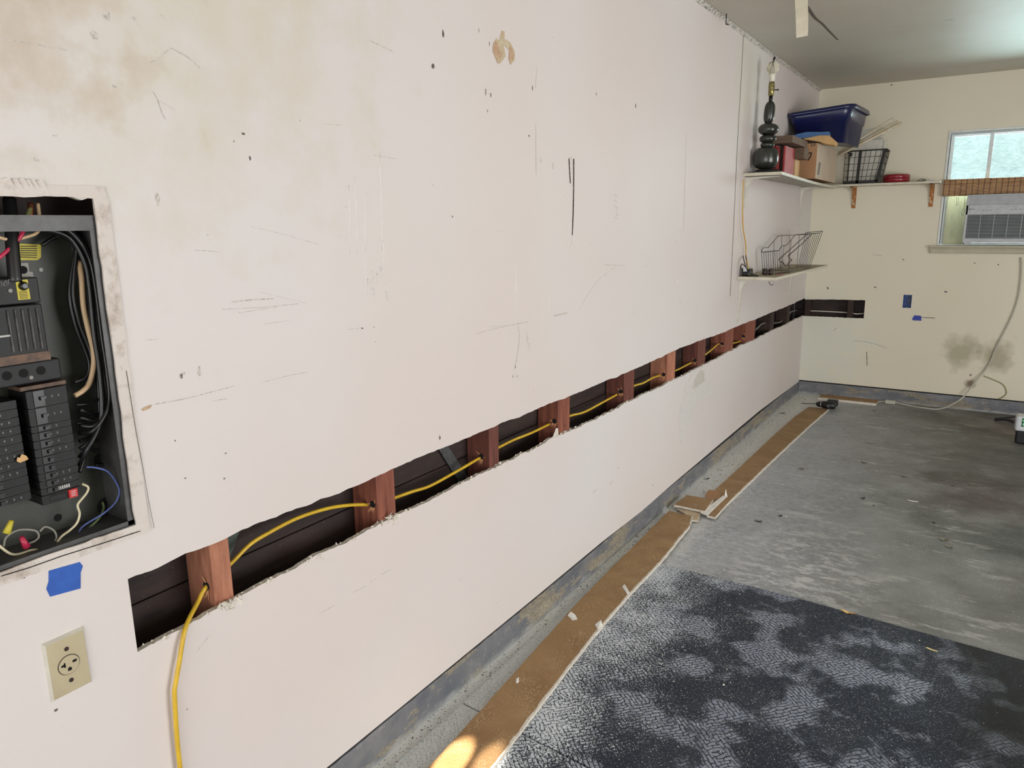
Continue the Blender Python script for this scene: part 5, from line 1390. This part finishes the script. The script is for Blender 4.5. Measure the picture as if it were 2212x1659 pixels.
def board(name, left, right, z, label, cat, hth=.0125, jt_=.0012, group=None, close=True, seed=1):
    """strip of drywall lying paper side up: left edge points then right edge points (world xy)"""
    rr = random.Random(seed)
    def dens(L_):
        out = []
        for a, b_ in zip(L_, L_[1:]):
            n_ = max(1, int((Vector(b_) - Vector(a)).length / .03))
            for k in range(n_): out.append((a[0] + (b_[0] - a[0]) * k / n_ + rr.uniform(-jt_, jt_), a[1] + (b_[1] - a[1]) * k / n_))
        out.append(L_[-1]); return out
    L_ = dens(left); R2 = dens(right)
    poly = [Vector((x, y, z + hth)) for x, y in L_] + [Vector((x, y, z + hth)) for x, y in reversed(R2)]
    mb = MB(); mb.prism(poly, (0, 0, -hth), 0, 1)
    # a thin torn lip of white core along the room side
    for a, b_ in zip(R2, R2[1:]):
        w0 = .004 + rr.uniform(0, .003)
        mb.add([(a[0] - w0, a[1], z + hth + .0006), (a[0] + .0015, a[1], z + hth + .0004), (b_[0] + .0015, b_[1], z + hth + .0004), (b_[0] - w0, b_[1], z + hth + .0006)], [(0, 1, 2, 3)], 1)
    return mb.build(name, ['kraft_paper', 'gypsum'], label=label, category=cat, group=group)
zM = .0102
board('drywall_strip', [(.165, .95), (.148, 1.344), (.132, 1.6), (.108, 1.94), (.077, 2.35), (.062, 2.72), (.058, 2.92), (.040, 3.43)],
      [(.318, .95), (.299, 1.44), (.272, 1.75), (.240, 2.14), (.226, 2.5), (.224, 2.87), (.200, 3.30), (.172, 3.42)], zM, 'long brown cut drywall strip along the wall in front, nearest the camera', 'drywall strip', seed=1)
board('drywall_strip', [(.120, 3.56), (.141, 3.84), (.150, 4.40), (.156, 5.2), (.170, 5.75), (.197, 6.12)],
      [(.258, 3.50), (.268, 3.86), (.283, 4.38), (.298, 4.92), (.325, 5.6), (.350, 6.14)], .0005, 'second long brown drywall strip farther along the wall, ending at the power driver', 'drywall strip', seed=2)
mb = MB(); q = [(.205, 6.49), (.645, 6.50), (.650, 6.655), (.203, 6.655)]
mb.prism([Vector((x, y, .013)) for x, y in q], (0, 0, -.0125), 0, 1); mb.box(.20, .648, 6.478, 6.4885, .0005, .019, 1)
mb.build('drywall_strip', ['kraft_paper', 'gypsum'], label='short brown drywall strip with a white edge against the far curb', category='drywall strip')
# broken squares where the two strips meet
def slabz(name, px, z, th, label, cat='drywall piece', mats=('kraft_paper', 'gypsum'), group='broken drywall pieces', tilt=(0, 0)):
    P_ = [PZ(u, v, z + th) for u, v in px]
    mb = MB(); mb.prism(P_, (0, 0, -th), 0, 1)
    return mb.build(name, list(mats), label=label, category=cat, group=group, bevel=.001)
slabz('drywall_piece', [(1456, 1090), (1484, 1069), (1541, 1079), (1523, 1104)], .020, .0125, 'brown drywall square tilted on the gap between the two long strips')
slabz('drywall_piece', [(1462, 1098), (1470, 1092), (1515, 1103), (1508, 1125), (1493, 1124), (1480, 1109)], .0102, .006, 'pale torn paper piece under the brown square', mats=('bare_paper', 'gypsum'))
slabz('drywall_piece', [(1527, 1113), (1545, 1117), (1580, 1078), (1570, 1074)], .0102, .0125, 'narrow brown splinter beside the brown square', )
slabz('drywall_piece', [(1513, 1107), (1528, 1113), (1570, 1072), (1562, 1070)], .0232, .004, 'long white torn core sliver beside the brown square', mats=('gypsum_dust', 'gypsum_dust'))
slabz('drywall_piece', [(1530, 1058), (1552, 1059), (1556, 1076), (1540, 1080), (1522, 1072)], .0130, .003, 'tan paper flap behind the brown square', mats=('cardboard', 'gypsum'))
mb = MB(); p = PZ(1565, 1073, .02)
mb.add([p, p + Vector((.016, .004, 0)), p + Vector((.006, .020, 0)), p + Vector((.004, .002, .045))], [(0, 1, 3), (1, 2, 3), (0, 2, 3), (0, 1, 2)]); mb.build('paper_curl', 'gypsum_dust', label='pointed white paper curl standing at the start of the second strip', category='paper curl', group='paper curls')
for (px, zz, lb) in (([(1344, 1268), (1349, 1266), (1360, 1281), (1355, 1284)], .0232, 'white finger-shaped drywall chip on the near strip'),
                     ([(1226, 1330), (1233, 1326), (1243, 1329), (1247, 1338), (1236, 1340)], .0232, 'curled white paper scrap at the left edge of the near strip'),
                     ([(1285, 1350), (1298, 1344), (1302, 1352), (1291, 1360)], .0232, 'small white flake by the room edge of the near strip'),
                     ([(1114, 1468), (1121, 1468), (1120, 1475), (1115, 1476)], .0232, 'tiny pale chip lying lower on the near strip')):
    P_ = [PZ(u, v, zz) for u, v in px]; P_[1].z += .008; mb = MB(); mb.prism(P_, (0, 0, .002)); mb.build('drywall_chip', 'gypsum_dust', label=lb, category='chip', group='white chips on the strips')
# leaves and litter on the floor
def litter(name, u, v, w, hgt, ang, mat, label, cat, z=0.0005, group=None, curl=.006):
    c = PZ(u, v, z); k = 8; rr = random.Random(u)
    pts_ = []
    for j in range(k):
        a = 2 * PI * j / k; r1 = w / 2 * rr.uniform(.75, 1.2); r2_ = hgt / 2 * rr.uniform(.7, 1.2)
        x = math.cos(a) * r1; y = math.sin(a) * r2_
        pts_.append(c + Vector((x * math.cos(ang) - y * math.sin(ang), x * math.sin(ang) + y * math.cos(ang), abs(math.cos(a)) * curl + .001)))
    mb = MB(); n_ = len(pts_)
    top = pts_ + [c + Vector((0, 0, .001))]
    mb.add(top + [p - Vector((0, 0, .001)) for p in top], [(j, (j + 1) % k, k) for j in range(k)] + [((j + 1) % k + k + 1, j + k + 1, 2 * k + 1) for j in range(k)] + [(j, j + k + 1, (j + 1) % k + k + 1, (j + 1) % k) for j in range(k)])
    return mb.build(name, mat, label=label, category=cat, group=group)
for (u, v, w, h2, an, m_, lb) in (
    (1638, 1127, .038, .016, .1, 'leaf_dark', 'dark dried leaf nearest the broken drywall pieces'), (1685, 1115, .026, .018, .6, 'leaf_dark', 'dark crumpled leaf right of the broken drywall pieces'),
    (1864, 1077, .030, .018, .8, 'leaf_dark', 'dark leaf in the middle of the concrete'), (1887, 1093, .014, .010, .2, 'leaf_dark', 'tiny dark leaf crumb on the middle concrete'),
    (1732, 1013, .040, .022, .3, 'leaf_grey', 'grey curled leaf near the second strip'), (1866, 1000, .045, .014, -.2, 'leaf_dark', 'thin dark leaf halfway to the far wall'),
    (1880, 958, .07, .012, -.1, 'leaf_grey', 'thin grey leaf toward the far wall'), (2040, 1167, .038, .030, 0, 'leaf_grey', 'grey leaf on the right of the concrete'),
    (2051, 1182, .036, .020, -.3, 'leaf_grey', 'olive leaf just below the grey one on the right'), (2017, 1130, .020, .014, 0, 'leaf_dark', 'small leaf above the pair on the right'),
    (2058, 1050, .014, .014, 0, 'leaf_dark', 'black speck of leaf on the right concrete'), (2100, 1048, .05, .020, -.2, 'leaf_grey', 'greenish leaf at the right, toward the wall'),
    (1953, 1031, .030, .010, 0, 'leaf_dark', 'dark flake beyond the middle of the concrete'), (1888, 888, .03, .012, 0, 'leaf_dark', 'dark leaf close to the far wall'),
    (1527, 1035, .035, .010, .9, 'leaf_dark', 'dark twig piece on the dust by the curb'), (1690, 893, .06, .018, .9, 'leaf_dark', 'dark bent bark piece on the dust near the far corner')):
    litter('dried_leaf', u, v, w, h2, an, m_, lb, 'leaf', group='dried leaves on the floor')
litter('drywall_chip', 1973, 1083, .055, .014, 0, 'gypsum_dust', 'white chip lying in the middle of the concrete', 'chip', curl=.002)
litter('wood_chip', 1833, 1324, .055, .018, -.1, 'leaf_gold', 'golden brown bark chip on the far edge of the black mat', 'chip', z=.010)
litter('wood_chip', 2013, 1404, .040, .010, -.25, 'leaf_yellow', 'pale yellow seed husk on the right of the black mat', 'husk', z=.0105, curl=.002)
# crumbs nobody could count
def crumbs(name, mat, n, place, size, label, seed):
    rr = random.Random(seed); mb = MB()
    for i in range(n):
        c = place(rr)
        if c is None: continue
        s_ = rr.uniform(*size) * (1 if rr.random() < .85 else 1.8)
        vs = [c + Vector((rr.uniform(-1, 1) * s_, rr.uniform(-1, 1) * s_, 0)) for _ in range(3)] + [c + Vector((rr.uniform(-.4, .4) * s_, rr.uniform(-.4, .4) * s_, s_ * rr.uniform(.5, 1)))]
        mb.add(vs, [(0, 1, 2), (0, 1, 3), (1, 2, 3), (0, 2, 3)])
    return mb.build(name, mat, label=label, category='debris', kind='stuff', origin=(0, 0, 0))
def pl_mat(rr):
    x = abs(rr.gauss(0, .35)) + .305; y = rr.uniform(1.35, 2.8)
    if rr.random() < .3: x = rr.uniform(.3, 1.6)
    if rr.random() < .25: x, y = .45 + rr.gauss(0, .10), 2.35 + rr.gauss(0, .13)
    return Vector((x, y, .0102))
crumbs('drywall_crumbs', 'crumb_white', 1100, pl_mat, (.0008, .0030), 'white drywall crumbs scattered over the black mats', 1)
def pl_strip(rr):
    y = rr.uniform(1.3, 3.3); x0_ = interp([(1.344, .148), (1.94, .108), (2.35, .077), (2.92, .058), (3.43, .04)], y); x = x0_ + rr.uniform(.01, .135)
    if rr.random() < .6: y2 = rr.choice((2.33, 2.0, 3.2, 2.85)); y = y2 + rr.gauss(0, .09); x = interp([(1.344, .148), (1.94, .108), (2.35, .077), (2.92, .058), (3.43, .04)], y) + rr.uniform(.01, .135)
    return Vector((x, y, zM + .0128))
crumbs('sawdust_crumbs', 'splinter', 900, pl_strip, (.0006, .0018), 'tan sawdust crumbs on the near brown strip', 2)
def pl_curb(rr):
    y = rr.uniform(2.9, 6.5) if rr.random() < .8 else rr.uniform(1.3, 2.9)
    xm = .045 if y < 3.4 else .118
    x = rr.uniform(.008, xm)
    if 2.0 < y < 2.9 and x > .038: x = rr.uniform(.008, .036)
    return Vector((x, y, .0005 if x < .045 or y > 2.87 else .0105))
crumbs('dirt_crumbs', 'crumb_dark', 1500, pl_curb, (.001, .0035), 'dark dirt crumbs on the dusty floor beside the left curb', 3)
def pl_conc(rr):
    return Vector((rr.uniform(.36, 1.0) if rr.random() < .7 else rr.uniform(1, 2), rr.uniform(2.9, 6.5), .0004))
crumbs('plaster_specks', 'crumb_white', 260, pl_conc, (.0012, .0032), 'pale plaster specks scattered on the concrete', 4)

# power driver lying on the second strip
dr = empty('power_driver', (.33, 6.10, .014), 'black cordless power driver with a long bit lying at the end of the second strip', 'drill')
zc_ = .046; M_ = Matrix.Rotation(-PI / 2, 3, 'Y')
c = Vector((.345, 6.10, zc_ + .005))
mb = MB(); mb.lathe([(.020, -.055), (.030, -.048), (.032, 0), (.029, .035), (.024, .045)], c, 18, 0, M_); mb.build('motor_housing', 'driver_black', dr)
mb = MB(); mb.lathe([(.023, .045), (.024, .060), (.018, .080), (.008, .090)], c, 16, 0, M_); mb.lathe([(.0245, .050), (.0245, .054)], c, 16, 1, M_); mb.build('chuck', ['driver_black', 'driver_silver'], dr)
mb = MB(); mb.tube([c + Vector((-.085, 0, 0)), c + Vector((-.20, .004, -.012))], .0028, 6, curve=False); mb.build('bit', 'black_metal', dr)
mb = MB(); mb.tube([c + Vector((.015, .01, 0)), c + Vector((.018, .07, -.008)), c + Vector((.010, .13, -.010))], .017, 10); mb.build('handle', 'driver_black', dr)
mb = MB(); mb.box(.315, .395, 6.22, 6.275, .0145, .066); mb.build('battery', 'driver_black', dr, bevel=.008)
mb = MB(); mb.box(.355, .357, 6.066, 6.067, .03, .07); mb.lathe([(.012, 0), (.012, .0015)], Vector((.352, 6.067, zc_ + .004)), 14, 0, Matrix.Rotation(PI / 2, 3, 'X')); mb.build('badge', 'wire_grey', dr)

# container at the right edge
ct_ = empty('plastic_bottle', (1.66, 5.82, 0), 'white plastic bottle with green print on a dark base at the right edge', 'bottle')
bz_ = PY(2205, 930, 5.82).z; bt_ = PY(2205, 898, 5.82).z; bx_ = PY(2193, 915, 5.82).x
mb = MB(); mb.box(bx_ + .01, bx_ + .13, 5.80, 5.90, .001, bz_); mb.build('dark_base', 'driver_black', ct_, bevel=.01)
mb = MB(); mb.box(bx_, bx_ + .14, 5.79, 5.91, bz_, bt_); mb.build('bottle_body', 'bottle_white', ct_, bevel=.014)
mb = MB()
for (dx_, dz, w, h_) in ((.034, .085, .030, .008), (.034, .060, .026, .008), (.034, .035, .030, .008), (.034, .035, .008, .055), (.072, .035, .008, .055), (.072, .035, .026, .008), (.090, .035, .008, .055)):
    mb.box(bx_ + dx_, bx_ + dx_ + w, 5.7885, 5.7895, bz_ + dz, bz_ + dz + h_)
mb.build('green_print', 'bottle_green', ct_)
mb = MB(); p = PZ(2150, 906, .012); q = PZ(2192, 912, .02)
mb.tube([p, (p + q) / 2 + Vector((0, 0, .012)), q], .012, 8); mb.tube([PZ(2170, 903, .03), PZ(2194, 900, .04)], .007, 8, curve=False)
mb.build('hand_tool', 'matte_black', label='dark tool lying on the floor left of the white bottle', category='tool')
